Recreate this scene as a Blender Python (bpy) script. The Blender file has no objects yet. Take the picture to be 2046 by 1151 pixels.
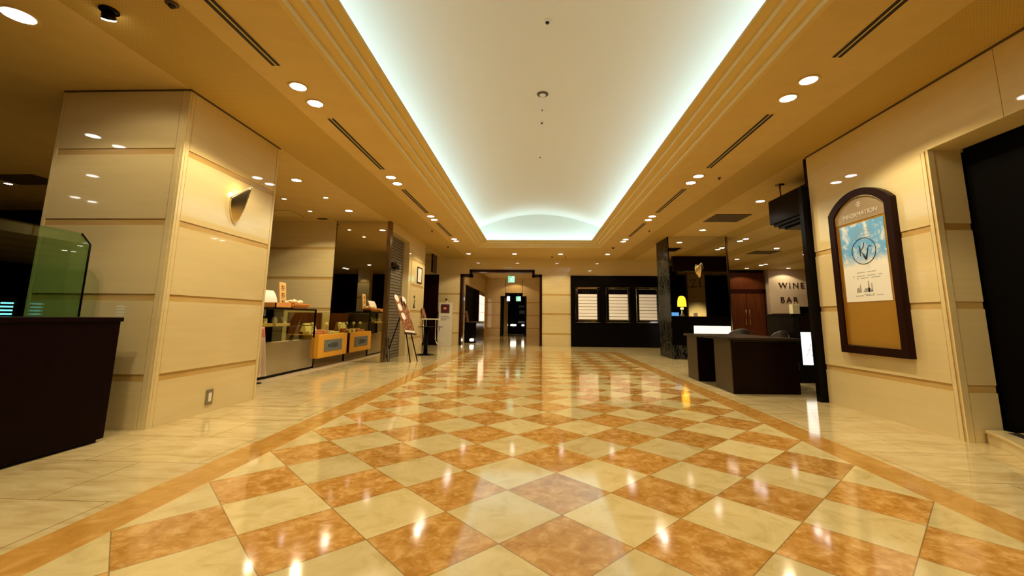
import bpy, bmesh, math, random
from mathutils import Vector, Matrix
random.seed(7)
sc = bpy.context.scene
COL = sc.collection
PI = math.pi

# ------------------------------------------------------------------ materials
def nodes_of(name):
    m = bpy.data.materials.new(name); m.use_nodes = True
    nt = m.node_tree
    return m, nt, nt.nodes['Principled BSDF']

def S(bsdf, **kw):
    names = dict(color='Base Color', rough='Roughness', metal='Metallic', ior='IOR', trans='Transmission Weight',
                 coat='Coat Weight', coatr='Coat Roughness', emis='Emission Color', estr='Emission Strength', spec='Specular IOR Level')
    for k, v in kw.items():
        if k in ('color', 'emis') and len(v) == 3: v = (*v, 1)
        bsdf.inputs[names[k]].default_value = v

def mat(name, color, rough=.5, metal=0., **kw):
    m, nt, b = nodes_of(name)
    S(b, color=color, rough=rough, metal=metal, **kw)
    return m

def N(nt, typ, **props):
    n = nt.nodes.new(typ)
    for k, v in props.items(): setattr(n, k, v)
    return n

def ramp(nt, fac, stops):
    r = N(nt, 'ShaderNodeValToRGB')
    els = r.color_ramp.elements
    while len(els) < len(stops): els.new(.5)
    for e, (p, c) in zip(els, stops):
        e.position = p; e.color = (*c, 1)
    nt.links.new(fac, r.inputs[0])
    return r.outputs[0]

def math_n(nt, op, a, b=None, c=None):
    n = N(nt, 'ShaderNodeMath', operation=op)
    for i, v in enumerate((a, b, c)):
        if v is None: continue
        if hasattr(v, 'links'): nt.links.new(v, n.inputs[i])
        else: n.inputs[i].default_value = v
    return n.outputs[0]

def mix_c(nt, fac, a, b):
    n = N(nt, 'ShaderNodeMix', data_type='RGBA')
    if hasattr(fac, 'links'): nt.links.new(fac, n.inputs[0])
    else: n.inputs[0].default_value = fac
    for i, v in ((6, a), (7, b)):
        if hasattr(v, 'links'): nt.links.new(v, n.inputs[i])
        else: n.inputs[i].default_value = (*v, 1)
    return n.outputs[2]

def obj_coord(nt):
    return N(nt, 'ShaderNodeTexCoord').outputs['Object']

def scaled(nt, vec, s):
    n = N(nt, 'ShaderNodeVectorMath', operation='MULTIPLY')
    nt.links.new(vec, n.inputs[0]); n.inputs[1].default_value = s
    return n.outputs[0]

def noise(nt, vec, scale, detail=4, rough=.55, dist=0.):
    n = N(nt, 'ShaderNodeTexNoise')
    nt.links.new(vec, n.inputs['Vector'])
    n.inputs['Scale'].default_value = scale; n.inputs['Detail'].default_value = detail
    n.inputs['Roughness'].default_value = rough; n.inputs['Distortion'].default_value = dist
    return n.outputs['Fac']

def marble(name, c0, c1, c2, stretch=(1, 1, 6), scale=2.0, rough=.1, dist=.4, **kw):
    m, nt, b = nodes_of(name)
    v = scaled(nt, obj_coord(nt), stretch)
    f = noise(nt, v, scale, 6, .6, dist)
    col = ramp(nt, f, [(.3, c0), (.5, c1), (.72, c2)])
    nt.links.new(col, b.inputs['Base Color'])
    S(b, rough=rough, **kw)
    return m

STONE = ((.69, .57, .315), (.715, .595, .335), (.735, .615, .36))
M_wall = marble('wall_limestone', *STONE, stretch=(.6, .6, 9), scale=1.6, rough=.035, ior=1.68)
M_band = marble('joint_band_limestone', (.50, .32, .10), (.56, .38, .14), (.62, .44, .19), stretch=(.6, .6, 4), scale=2, rough=.25)
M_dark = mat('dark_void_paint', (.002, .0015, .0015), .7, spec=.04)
M_darkwood = mat('dark_mahogany', (.014, .0035, .0035), .35, spec=.3, ior=1.25)
M_cabinet = mat('oxblood_laminate', (.0055, .0008, .001), .4, spec=.3, ior=1.2)
M_black = mat('black_lacquer', (.004, .003, .003), .2, spec=.3, ior=1.22)
M_frame = mat('deep_red_brown_wood', (.022, .004, .003), .3, spec=.2)
M_white = mat('white_enamel', (.8, .77, .7), .4)
M_paper = mat('white_paper', (.82, .8, .76), .7)
M_vault = mat('vault_white_plaster', (.72, .74, .67), .85)
M_mould = mat('cream_moulding_paint', (.70, .55, .22), .7)
M_riser = mat('vault_lit_riser_cream', (.84, .76, .46), .6)  # risers made paler to carry the vault's light in their colour
M_steel = mat('brushed_steel', (.56, .52, .46), .2, 1.)
M_chrome = mat('chrome', (.8, .8, .8), .07, 1.)
M_bronze = mat('bronze_trim', (.22, .15, .07), .2, 1.)
M_brass = mat('brass_trim', (.85, .62, .25), .25, 1.)
M_mirror = mat('smoked_mirror', (.72, .68, .58), .015, 1.)
M_slot = mat('slot_black', (.012, .01, .008), .7)
M_grille = mat('vent_grey', (.09, .06, .03), .6)
M_yellow = mat('ochre_laminate', (.75, .36, .03), .4)
M_slate = mat('slate_blue_plate', (.14, .16, .16), .5)
M_ink = mat('black_ink', (.012, .011, .012), .6)
M_greyink = mat('grey_ink', (.36, .36, .36), .7)
M_navy = mat('navy_ink', (.012, .03, .07), .5)
M_cork = mat('tan_cork_board', (.36, .19, .022), .8, spec=.2)
M_taupe = mat('taupe_header', (.33, .25, .16), .6)
M_outlet = mat('outlet_metal', (.32, .29, .2), .35, .7)
M_carpet = mat('aisle_carpet_tile', (.42, .32, .2), .85)
M_pink = mat('pink_cloth', (.8, .36, .26), .9)
M_cloth = mat('pale_cloth', (.8, .66, .5), .9)
M_basket = mat('orange_wicker', (.66, .28, .06), .7)
M_pinewood = mat('pale_pine', (.72, .47, .19), .55)
M_cream_item = mat('cream_wrapper', (.85, .76, .52), .6)
M_darkred = mat('maroon_print', (.10, .012, .02), .5)
M_tub = mat('olive_leather', (.035, .026, .017), .5)
M_shutter = mat('shutter_grey', (.20, .17, .13), .45, .4)
M_gold = mat('polished_gold', (.85, .70, .42), .2, 1.)

def emit(name, color, strength, base=(.8, .8, .8)):
    m, nt, b = nodes_of(name)
    S(b, color=base, rough=.4, emis=color, estr=strength)
    return m
M_lens = emit('downlight_lamp', (1., .92, .84), 12)
M_lens_small = emit('spot_lamp', (1., .9, .75), 14)
M_exit = emit('exit_sign_green', (.12, .75, .45), .75)
M_exit_w = emit('exit_sign_white', (.8, 1., .9), 1.0)
M_litpanel = emit('backlit_opal', (.93, .98, .95), 1.15)
M_pinklit = emit('backlit_pink_glass', (1., .70, .48), 1.2)
M_lampshade = emit('lit_amber_shade', (1., .55, .02), 1.9, (.8, .5, .1))
M_screen = emit('monitor_blue', (.10, .38, 1.), 1.0, (.05, .1, .2))
M_namestrip = emit('glowing_name_strip', (1., .82, .60), .18, (.85, .8, .72))  # faint emission added to brighten the name strips
M_cyan = emit('cyan_display', (.15, .62, .9), 1.6)
M_lowlight = emit('low_spot_lamp', (1., .9, .7), 10)
M_sconce_in = emit('sconce_lamp', (1., .75, .3), 2)

def glass(name, color, gloss=(1, 1, 1), f0=.04):
    """thin sheet glass: tinted transparency under a fresnel reflection"""
    m, nt, b = nodes_of(name)
    nt.nodes.remove(b)
    out = [n for n in nt.nodes if n.type == 'OUTPUT_MATERIAL'][0]
    tr = N(nt, 'ShaderNodeBsdfTransparent'); tr.inputs[0].default_value = (*color, 1)
    gl = N(nt, 'ShaderNodeBsdfGlossy'); gl.inputs['Roughness'].default_value = .01; gl.inputs[0].default_value = (*gloss, 1)
    lw = N(nt, 'ShaderNodeLayerWeight'); lw.inputs[0].default_value = .5
    fr = math_n(nt, 'MULTIPLY_ADD', math_n(nt, 'POWER', lw.outputs['Facing'], 5.), .9, f0)
    mx = N(nt, 'ShaderNodeMixShader')
    nt.links.new(fr, mx.inputs[0]); nt.links.new(tr.outputs[0], mx.inputs[1]); nt.links.new(gl.outputs[0], mx.inputs[2])
    nt.links.new(mx.outputs[0], out.inputs[0])
    return m
M_green_glass = glass('green_float_glass', (.79, .925, .79), f0=.07)
M_case_glass = glass('showcase_glass', (.95, .96, .80))

# dark marble with white veins
def dark_marble():
    m, nt, b = nodes_of('black_veined_marble')
    v = scaled(nt, obj_coord(nt), (1, 1, .35))
    f = noise(nt, v, 9, 8, .72, 1.2)
    d = math_n(nt, 'ABSOLUTE', math_n(nt, 'SUBTRACT', f, .5))
    col = ramp(nt, d, [(0., (.22, .21, .17)), (.008, (.03, .028, .022)), (.03, (.004, .004, .004))])
    nt.links.new(col, b.inputs['Base Color']); S(b, rough=.2, spec=.3, ior=1.2)
    return m
M_marble_black = dark_marble()

def wood_mat(name, c0, c1, rough=.35, stretch=(12, 12, .7)):
    m, nt, b = nodes_of(name)
    f = noise(nt, scaled(nt, obj_coord(nt), stretch), 2.2, 5, .6, .3)
    nt.links.new(ramp(nt, f, [(.3, c0), (.7, c1)]), b.inputs['Base Color']); S(b, rough=rough, spec=.3, ior=1.25)
    return m
M_doorwood = wood_mat('walnut_door', (.07, .018, .006), (.13, .036, .012))
M_deskwood = wood_mat('wenge_front', (.005, .0015, .001), (.010, .003, .002), .33)
M_desktaupe = wood_mat('taupe_veneer', (.06, .044, .024), (.075, .056, .032), .4)
M_desktop = wood_mat('dark_desk_top', (.03, .02, .013), (.04, .028, .018), .25)
M_boardframe = wood_mat('espresso_frame', (.012, .003, .002), (.022, .006, .004), .3)

# polished checkerboard floor, laid on the diagonal, with an orange border band
TILE = .5
HALF, BAND, YEND = 2.475, 2.775, 12.75
def floor_mat():
    m, nt, b = nodes_of('polished_marble_tiles')
    co = obj_coord(nt)
    sep = N(nt, 'ShaderNodeSeparateXYZ'); nt.links.new(co, sep.inputs[0])
    X, Y = sep.outputs[0], sep.outputs[1]
    k = 1 / (math.sqrt(2) * TILE)
    u = math_n(nt, 'MULTIPLY', math_n(nt, 'SUBTRACT', X, Y), k)
    v = math_n(nt, 'MULTIPLY', math_n(nt, 'ADD', X, Y), k)
    fu, fv = math_n(nt, 'FLOOR', u), math_n(nt, 'FLOOR', v)
    par = math_n(nt, 'FLOORED_MODULO', math_n(nt, 'ADD', fu, fv), 2.)
    def edge(t, w):
        fr = math_n(nt, 'FRACT', t)
        d = math_n(nt, 'MINIMUM', fr, math_n(nt, 'SUBTRACT', 1., fr))
        return math_n(nt, 'LESS_THAN', d, w)
    grout = math_n(nt, 'MAXIMUM', edge(u, .006), edge(v, .006))
    cell = N(nt, 'ShaderNodeCombineXYZ')
    nt.links.new(fu, cell.inputs[0]); nt.links.new(fv, cell.inputs[1])
    wn = N(nt, 'ShaderNodeTexWhiteNoise', noise_dimensions='3D'); nt.links.new(cell.outputs[0], wn.inputs['Vector'])
    off = N(nt, 'ShaderNodeVectorMath', operation='MULTIPLY_ADD')
    nt.links.new(wn.outputs['Color'], off.inputs[0]); off.inputs[1].default_value = (9, 9, 9); nt.links.new(co, off.inputs[2])
    pv = off.outputs[0]
    # rosso: clouded with paler shell flecks
    f1 = noise(nt, pv, 10, 6, .62, .5)
    rosso = ramp(nt, f1, [(.36, (.42, .19, .028)), (.52, (.55, .285, .07)), (.64, (.68, .41, .15))])
    vor = N(nt, 'ShaderNodeTexVoronoi', feature='SMOOTH_F1'); nt.links.new(pv, vor.inputs['Vector'])
    vor.inputs['Scale'].default_value = 22
    fl_ = math_n(nt, 'MULTIPLY', math_n(nt, 'LESS_THAN', vor.outputs['Distance'], .26), .35)
    rosso = mix_c(nt, fl_, rosso, (.70, .45, .17))
    f2 = noise(nt, pv, 5, 7, .62, .9)
    crema = ramp(nt, f2, [(.30, (.58, .45, .20)), (.48, (.70, .57, .29)), (.75, (.77, .65, .38))])
    tone = math_n(nt, 'MULTIPLY_ADD', wn.outputs['Value'], .22, .86)
    check = mix_c(nt, par, crema, rosso)
    bright = N(nt, 'ShaderNodeVectorMath', operation='SCALE'); nt.links.new(check, bright.inputs[0]); nt.links.new(tone, bright.inputs['Scale'])
    check = mix_c(nt, math_n(nt, 'MULTIPLY', grout, .65), bright.outputs[0], (.12, .06, .02))
    # surround of large cream slabs
    br = N(nt, 'ShaderNodeTexBrick'); nt.links.new(co, br.inputs['Vector'])
    br.inputs['Scale'].default_value = 1; br.inputs['Brick Width'].default_value = .95; br.inputs['Row Height'].default_value = .72
    br.inputs['Mortar Size'].default_value = .004; br.inputs['Mortar Smooth'].default_value = 0
    br.inputs['Color1'].default_value = (1, 1, 1, 1); br.inputs['Color2'].default_value = (.88, .88, .86, 1); br.inputs['Mortar'].default_value = (.45, .38, .3, 1)
    f3 = noise(nt, scaled(nt, co, (1, 3.2, 1)), 2.0, 7, .62, 1.1)
    slab = ramp(nt, f3, [(.30, (.50, .37, .18)), (.5, (.66, .53, .29)), (.75, (.76, .65, .42))])
    mul = N(nt, 'ShaderNodeMix', data_type='RGBA', blend_type='MULTIPLY'); mul.inputs[0].default_value = 1
    nt.links.new(slab, mul.inputs[6]); nt.links.new(br.outputs['Color'], mul.inputs[7])
    slab = mul.outputs[2]
    f4 = noise(nt, co, 6, 6, .62, 1.0)
    band = ramp(nt, f4, [(.3, (.44, .215, .04)), (.55, (.55, .30, .075)), (.75, (.64, .40, .14))])
    ax = math_n(nt, 'ABSOLUTE', X)
    def inside(h, yy): return math_n(nt, 'MULTIPLY', math_n(nt, 'LESS_THAN', ax, h), math_n(nt, 'LESS_THAN', Y, yy))
    col = mix_c(nt, inside(BAND, YEND + .3), slab, band)
    col = mix_c(nt, inside(HALF, YEND), col, check)
    nt.links.new(col, b.inputs['Base Color'])
    fr = noise(nt, co, 3.5, 3, .5)
    rg = math_n(nt, 'MULTIPLY_ADD', fr, .06, .055)
    nt.links.new(rg, b.inputs['Roughness'])
    bump = N(nt, 'ShaderNodeBump'); bump.inputs['Strength'].default_value = .02; bump.inputs['Distance'].default_value = .01
    nt.links.new(noise(nt, co, 9, 2, .5), bump.inputs['Height']); nt.links.new(bump.outputs[0], b.inputs['Normal'])
    S(b, ior=2.0)
    return m
M_floor = floor_mat()

# soffit: plain plaster with runs of finely perforated darker panels
PERF = [(-4.15, -3.15), (3.37, 4.1), (5.55, 6.15), (7.15, 7.85), (9.1, 9.8), (11.0, 11.7), (12.9, 13.6)]
def ceiling_mat():
    m, nt, b = nodes_of('soffit_plaster')
    co = obj_coord(nt)
    sep = N(nt, 'ShaderNodeSeparateXYZ'); nt.links.new(co, sep.inputs[0])
    X, Y = sep.outputs[0], sep.outputs[1]
    tot = None
    for a, c in PERF:
        s = math_n(nt, 'MULTIPLY', math_n(nt, 'GREATER_THAN', X, a), math_n(nt, 'LESS_THAN', X, c))
        tot = s if tot is None else math_n(nt, 'MAXIMUM', tot, s)
    def dots(t):
        return math_n(nt, 'SUBTRACT', math_n(nt, 'FRACT', math_n(nt, 'MULTIPLY', t, 34.)), .5)
    dx, dy = dots(X), dots(Y)
    r2 = math_n(nt, 'ADD', math_n(nt, 'MULTIPLY', dx, dx), math_n(nt, 'MULTIPLY', dy, dy))
    hole = math_n(nt, 'LESS_THAN', r2, .05)
    perf = mix_c(nt, math_n(nt, 'MULTIPLY', hole, .7), (.53, .37, .09), (.35, .24, .05))
    f = noise(nt, co, 3, 5, .6, .3)
    plain = ramp(nt, f, [(.35, (.63, .46, .17)), (.65, (.67, .50, .19))])
    nt.links.new(mix_c(nt, tot, plain, perf), b.inputs['Base Color']); S(b, rough=.6)
    return m
M_ceiling = ceiling_mat()

def poster_mat():
    m, nt, b = nodes_of('sky_poster_print')
    co = obj_coord(nt)     # y along the wall, z up
    sep = N(nt, 'ShaderNodeSeparateXYZ'); nt.links.new(co, sep.inputs[0])
    z = sep.outputs[2]
    f = noise(nt, co, 5.5, 6, .6, .4)
    cloud = ramp(nt, f, [(.50, (.13, .42, .86)), (.66, (.86, .88, .9))])
    g = math_n(nt, 'ADD', z, math_n(nt, 'MULTIPLY_ADD', f, .5, -.25))
    fade = N(nt, 'ShaderNodeMapRange'); nt.links.new(g, fade.inputs[0])
    fade.inputs[1].default_value = .44; fade.inputs[2].default_value = .60
    nt.links.new(mix_c(nt, fade.outputs[0], (.88, .88, .86), cloud), b.inputs['Base Color']); S(b, rough=.45)
    return m
M_poster = poster_mat()

def menu_mat():
    m, nt, b = nodes_of('menu_board_print')
    f = noise(nt, obj_coord(nt), 16, 4, .6, .5)
    nt.links.new(ramp(nt, f, [(.38, (.10, .03, .015)), (.52, (.30, .11, .05)), (.68, (.62, .36, .2))]), b.inputs['Base Color']); S(b, rough=.3)
    return m
M_menu = menu_mat()

# ------------------------------------------------------------------ mesh helpers
def BM(): return bmesh.new()

def add_box(bm, x0, x1, y0, y1, z0, z1, mi=0, bev=0.):
    if x0 > x1: x0, x1 = x1, x0
    if y0 > y1: y0, y1 = y1, y0
    if z0 > z1: z0, z1 = z1, z0
    vs = [bm.verts.new(p) for p in ((x0, y0, z0), (x1, y0, z0), (x1, y1, z0), (x0, y1, z0), (x0, y0, z1), (x1, y0, z1), (x1, y1, z1), (x0, y1, z1))]
    fs = []
    for idx in ((3, 2, 1, 0), (4, 5, 6, 7), (0, 1, 5, 4), (1, 2, 6, 5), (2, 3, 7, 6), (3, 0, 4, 7)):
        f = bm.faces.new([vs[i] for i in idx]); f.material_index = mi; fs.append(f)
    if bev > 0:
        es = list({e for f in fs for e in f.edges})
        r = bmesh.ops.bevel(bm, geom=es, offset=bev, segments=2, affect='EDGES', profile=.5)
        for f in r['faces']: f.material_index = mi
    return fs

def add_prism(bm, pts, h, axis='z', lo=0., mi=0):
    """closed polygon pts (2-D) extruded along axis from lo to lo+h"""
    def P(a, b, t):
        return {'z': (a, b, t), 'y': (a, t, b), 'x': (t, a, b)}[axis]
    A = [bm.verts.new(P(a, b, lo)) for a, b in pts]
    B = [bm.verts.new(P(a, b, lo + h)) for a, b in pts]
    n = len(pts)
    fs = [bm.faces.new(A), bm.faces.new(B[::-1])]
    for i in range(n):
        fs.append(bm.faces.new((A[i], B[i], B[(i + 1) % n], A[(i + 1) % n])))
    for f in fs: f.material_index = mi
    bmesh.ops.recalc_face_normals(bm, faces=fs)
    return fs

def add_tube(bm, pts, r, seg=10, mi=0, closed=False, caps=True):
    pts = [Vector(p) for p in pts]; n = len(pts)
    rr = r if hasattr(r, '__len__') else [r] * n
    rings = []
    up = None
    for i, p in enumerate(pts):
        a = pts[(i - 1) % n] if (i > 0 or closed) else p
        c = pts[(i + 1) % n] if (i < n - 1 or closed) else p
        t = (c - a).normalized()
        if up is None:
            up = t.orthogonal().normalized()
        else:
            up = (up - t * up.dot(t)).normalized()
        w = t.cross(up)
        rings.append([bm.verts.new(p + rr[i] * (math.cos(q) * up + math.sin(q) * w)) for q in [2 * PI * j / seg for j in range(seg)]])
    fs = []
    for i in range(n if closed else n - 1):
        R0, R1 = rings[i], rings[(i + 1) % n]
        for j in range(seg):
            fs.append(bm.faces.new((R0[j], R0[(j + 1) % seg], R1[(j + 1) % seg], R1[j])))
    if caps and not closed:
        fs.append(bm.faces.new(rings[0][::-1])); fs.append(bm.faces.new(rings[-1]))
    for f in fs: f.material_index = mi; f.smooth = True
    return fs

def add_lathe(bm, prof, c=(0, 0, 0), seg=24, mi=0, smooth=True):
    """prof: (radius, z) list, revolved about z through c"""
    rings = []
    for r, z in prof:
        if r < 1e-6: rings.append([bm.verts.new((c[0], c[1], c[2] + z))])
        else: rings.append([bm.verts.new((c[0] + r * math.cos(2 * PI * j / seg), c[1] + r * math.sin(2 * PI * j / seg), c[2] + z)) for j in range(seg)])
    fs = []
    for A, B in zip(rings[:-1], rings[1:]):
        for j in range(seg):
            k = (j + 1) % seg
            if len(A) == 1 and len(B) == 1: continue
            if len(A) == 1: fs.append(bm.faces.new((A[0], B[k], B[j])))
            elif len(B) == 1: fs.append(bm.faces.new((A[j], A[k], B[0])))
            else: fs.append(bm.faces.new((A[j], A[k], B[k], B[j])))
    for f in fs: f.material_index = mi; f.smooth = smooth
    return fs

def wpos(o):
    p = Vector((0, 0, 0))
    while o is not None:
        p += o.location; o = o.parent
    return p

def obj(name, bm, m, parent=None, origin=None):
    """link bm as ONE mesh object; geometry is given in world coordinates"""
    bmesh.ops.recalc_face_normals(bm, faces=bm.faces)
    base = wpos(parent) if parent else Vector((0, 0, 0))
    o_loc = Vector(origin) - base if origin is not None else Vector((0, 0, 0))
    bmesh.ops.translate(bm, verts=bm.verts, vec=-(base + o_loc))
    me = bpy.data.meshes.new(name); bm.to_mesh(me); bm.free()
    for mm in (m if isinstance(m, (list, tuple)) else [m]): me.materials.append(mm)
    o = bpy.data.objects.new(name, me); COL.objects.link(o)
    o.location = o_loc
    if parent: o.parent = parent
    return o

def thing(name, label, cat, loc=(0, 0, 0), group=None):
    o = bpy.data.objects.new(name, None); COL.objects.link(o)
    o.location = loc; o.empty_display_size = .1
    return tag(o, label, cat, group)

def tag(o, label, cat, group=None):
    o['label'] = label; o['category'] = cat; o['kind'] = 'thing'
    if group: o['group'] = group
    return o

def struct(name, bm, m, label=None, cat=None, origin=None):
    o = obj(name, bm, m, None, origin); o['kind'] = 'structure'
    o['label'] = label or name.replace('_', ' '); o['category'] = cat or name.split('_')[0]
    return o

def bx(*a, **k):
    bm = BM(); add_box(bm, *a, **k); return bm

def text_part(name, body, size, m, parent, loc, rot, extrude=.004, align='CENTER', space=1.0, shear=0.):
    cu = bpy.data.curves.new(name, 'FONT'); cu.body = body; cu.size = size; cu.extrude = extrude
    cu.align_x = align; cu.align_y = 'CENTER'; cu.space_character = space; cu.shear = shear
    cu.materials.append(m)
    tmp = bpy.data.objects.new(name, cu); COL.objects.link(tmp); bpy.context.view_layer.update()
    me = bpy.data.meshes.new_from_object(tmp.evaluated_get(bpy.context.evaluated_depsgraph_get()))
    bpy.data.objects.remove(tmp)
    if not me.materials: me.materials.append(m)
    o = bpy.data.objects.new(name, me); COL.objects.link(o)
    o.parent = parent; o.location = Vector(loc) - (wpos(parent) if parent else Vector()); o.rotation_euler = rot
    return o

CTR = -.035          # centre line of the coffer
H = 3.75             # soffit height
JOINTS = [.55, 1.39, 2.22, 3.04]

def panelled(bm, axis, face, a0, a1, z0, z1, out, depth=.3, edge0=0., edge1=0., joints=JOINTS):
    """stone wall slab: axis 'x' -> face is an x plane and a runs along y; out=+1/-1 is the side it faces.
    Courses stand 12 mm proud of the orange joint bands under them."""
    def bxx(f0, f1, b0, b1, c0, c1, mi):
        if axis == 'x': add_box(bm, f0, f1, b0, b1, c0, c1, mi)
        else: add_box(bm, b0, b1, f0, f1, c0, c1, mi)
    core = face - out * .012
    bxx(core, face - out * depth, a0, a1, z0, z1, 1)
    if edge0: bxx(core, face + out * .004, a0, a0 + edge0 - .008, z0, z1, 0)
    if edge1: bxx(core, face + out * .004, a1 - edge1 + .008, a1, z0, z1, 0)
    js = [z0 - .075] + [j for j in joints if z0 < j < z1] + [z1]
    for i in range(len(js) - 1):
        lo, hi = js[i], js[i + 1]
        bxx(core, face, a0 + edge0, a1 - edge1, z0 if i == 0 else lo, hi - (.075 if i < len(js) - 2 else 0), 0)

# ------------------------------------------------------------------ setting
bm = BM(); add_box(bm, -16, 18, -6, 30, -.12, 0); struct('floor', bm, M_floor, 'polished diagonal checkerboard marble floor with orange border bands')
bm = BM(); add_box(bm, -10, -4.9, 3.45, 8.4, 0, .006); struct('floor_shop', bm, M_carpet, 'grey-beige matt carpet tile strip in front of the shop counters', 'floor')

# ceiling soffit around the coffer opening
CX0, CX1, CY0, CY1 = CTR - 2.235, CTR + 2.235, -4.2, 12.72
bm = BM()
e_ = .05
add_box(bm, -16, CX0 - e_, -6, 15.75, H, H + .03); add_box(bm, CX1 + e_, 18, -6, 30, H, H + .03)
add_box(bm, CX0 - e_, CX1 + e_, CY1 + e_, 15.75, H, H + .03); add_box(bm, CX0 - e_, CX1 + e_, -6, CY0 - e_, H, H + .03)
struct('ceiling', bm, M_ceiling, 'golden plaster soffit with perforated panel runs')
# stepped moulding, three fillets and three narrow ledges
STEP, RISE = .112, .066
bm = BM()
prof = [(-.05, H), (0, H)]
for i in range(3): prof += [(STEP * i, H + RISE * (i + 1)), (STEP * (i + 1), H + RISE * (i + 1))]
prof += [(STEP * 3, H + RISE * 3 + .03), (-.05, H + RISE * 3 + .03)]
rows = [[bm.verts.new(p) for p in ((CX0 + d, CY0 + d, z), (CX1 - d, CY0 + d, z), (CX1 - d, CY1 - d, z), (CX0 + d, CY1 - d, z))] for d, z in prof]
for i in range(len(rows)):
    A_, B_ = rows[i], rows[(i + 1) % len(rows)]
    for j in range(4):
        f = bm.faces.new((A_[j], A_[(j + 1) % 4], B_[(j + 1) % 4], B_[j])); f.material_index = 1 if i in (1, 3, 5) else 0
LIPZ = H + RISE * 3 + .03
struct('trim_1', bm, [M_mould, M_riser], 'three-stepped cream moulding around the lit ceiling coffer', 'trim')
# cove trough sides + vault
VX, VZ, VR, VP = 2.62, 4.37, 5.13, 5.08
VY0, VY1 = CY0 - .3, 13.0
bm = BM()
arc = []
for i in range(33):
    x = -VX + 2 * VX * i / 32
    arc.append((CTR + x, VP - VR + math.sqrt(VR * VR - x * x)))
prof = [(CTR - VX, LIPZ - .02)] + arc + [(CTR + VX, LIPZ - .02)]
prev = None
for x, z in prof:
    cur = (bm.verts.new((x, VY0, z)), bm.verts.new((x, VY1, z)))
    if prev:
        f = bm.faces.new((prev[0], prev[1], cur[1], cur[0])); f.smooth = True
    prev = cur
v = struct('ceiling_vault', bm, M_vault, 'white barrel-vaulted coffer lit by hidden cool cove lighting', 'ceiling')
bm = BM()
for yy, t in ((VY1, .06), (VY0 - .06, .06)):
    add_prism(bm, [(CTR - VX, LIPZ - .02), (CTR + VX, LIPZ - .02), (CTR + VX, VP + .2), (CTR - VX, VP + .2)], t, 'y', yy)
struct('wall_lunette', bm, M_vault, 'white arched end wall of the ceiling vault', 'wall')
bm = BM()   # trough floor
tx0, tx1, ty0, ty1 = CX0 + 3 * STEP, CX1 - 3 * STEP, CY0 + 3 * STEP, CY1 - 3 * STEP
add_box(bm, CTR - VX, CX0 + .1, VY0, VY1, LIPZ - .08, LIPZ - .03); add_box(bm, CX1 - .1, CTR + VX, VY0, VY1, LIPZ - .08, LIPZ - .03)
add_box(bm, CX0, CX1, CY1 - .1, VY1, LIPZ - .08, LIPZ - .03); add_box(bm, CX0, CX1, VY0, CY0 + .1, LIPZ - .08, LIPZ - .03)
struct('trim_2', bm, M_vault, 'hidden white trough behind the coffer moulding', 'trim')

# left pillar
PX0, PX1, PY0, PY1 = -5.68, -4.15, 1.63, 3.36
bm = BM()
panelled(bm, 'x', PX1, PY0 + .03, PY1 - .012, 0, H, 1, .4, .05, .05)
panelled(bm, 'y', PY0, PX0, PX1 - .03, 0, H, -1, .4, .04, .07)
add_box(bm, PX1 - .03, PX1 - .002, PY0 + .002, PY0 + .03, 0, H, 0)
add_box(bm, PX0, PX1 - .3, PY0 + .3, PY1, 0, H, 0)
add_box(bm, PX0 - .004, PX1 + .01, PY0 - .01, PY1, H - .02, H - .001, 2)
struct('wall_left_pillar', bm, [M_wall, M_band, M_grille], 'square beige limestone pillar with orange joint bands', 'pillar')

# right wall pier, return and header
RX = 4.12
bm = BM()
panelled(bm, 'x', RX, 1.865, 3.84, 0, 3.04, -1, .35, .05, .0)
panelled(bm, 'y', 1.83, RX + .002, 4.47, 0, 3.04, -1, .03, .07, .0, JOINTS[:3])
add_box(bm, RX + .3, 4.47, 2.1, 3.84, 0, 3.04, 0)
add_box(bm, RX, RX + .35, -6, 1.05, 3.04, H, 0); add_box(bm, RX, RX + .35, 1.055, 3.84, 3.04, H, 0)
add_box(bm, RX - .008, RX + .02, -6, 3.85, H - .025, H - .001, 2)
struct('wall_right', bm, [M_wall, M_band, M_grille], 'beige limestone wall carrying the information board', 'wall')
bm = bx(4.015, 4.14, 3.855, 3.95, 0, 3.27); add_box(bm, 4.14, 5.0, 3.86, 3.95, 0, H)
struct('trim_3', bm, M_black, 'slim black post at the far end of the right wall', 'trim')

bm = bx(4.5, 4.6, -6, 1.83, 0, 3.1); add_box(bm, 4.47, 4.8, 1.9, 2.2, 0, 3.04); struct('door_4', bm, M_dark, 'black panel standing in for the darkness of the doorway at the right edge', 'door')  # black panel added in place of the darkness beyond the opening
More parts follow.
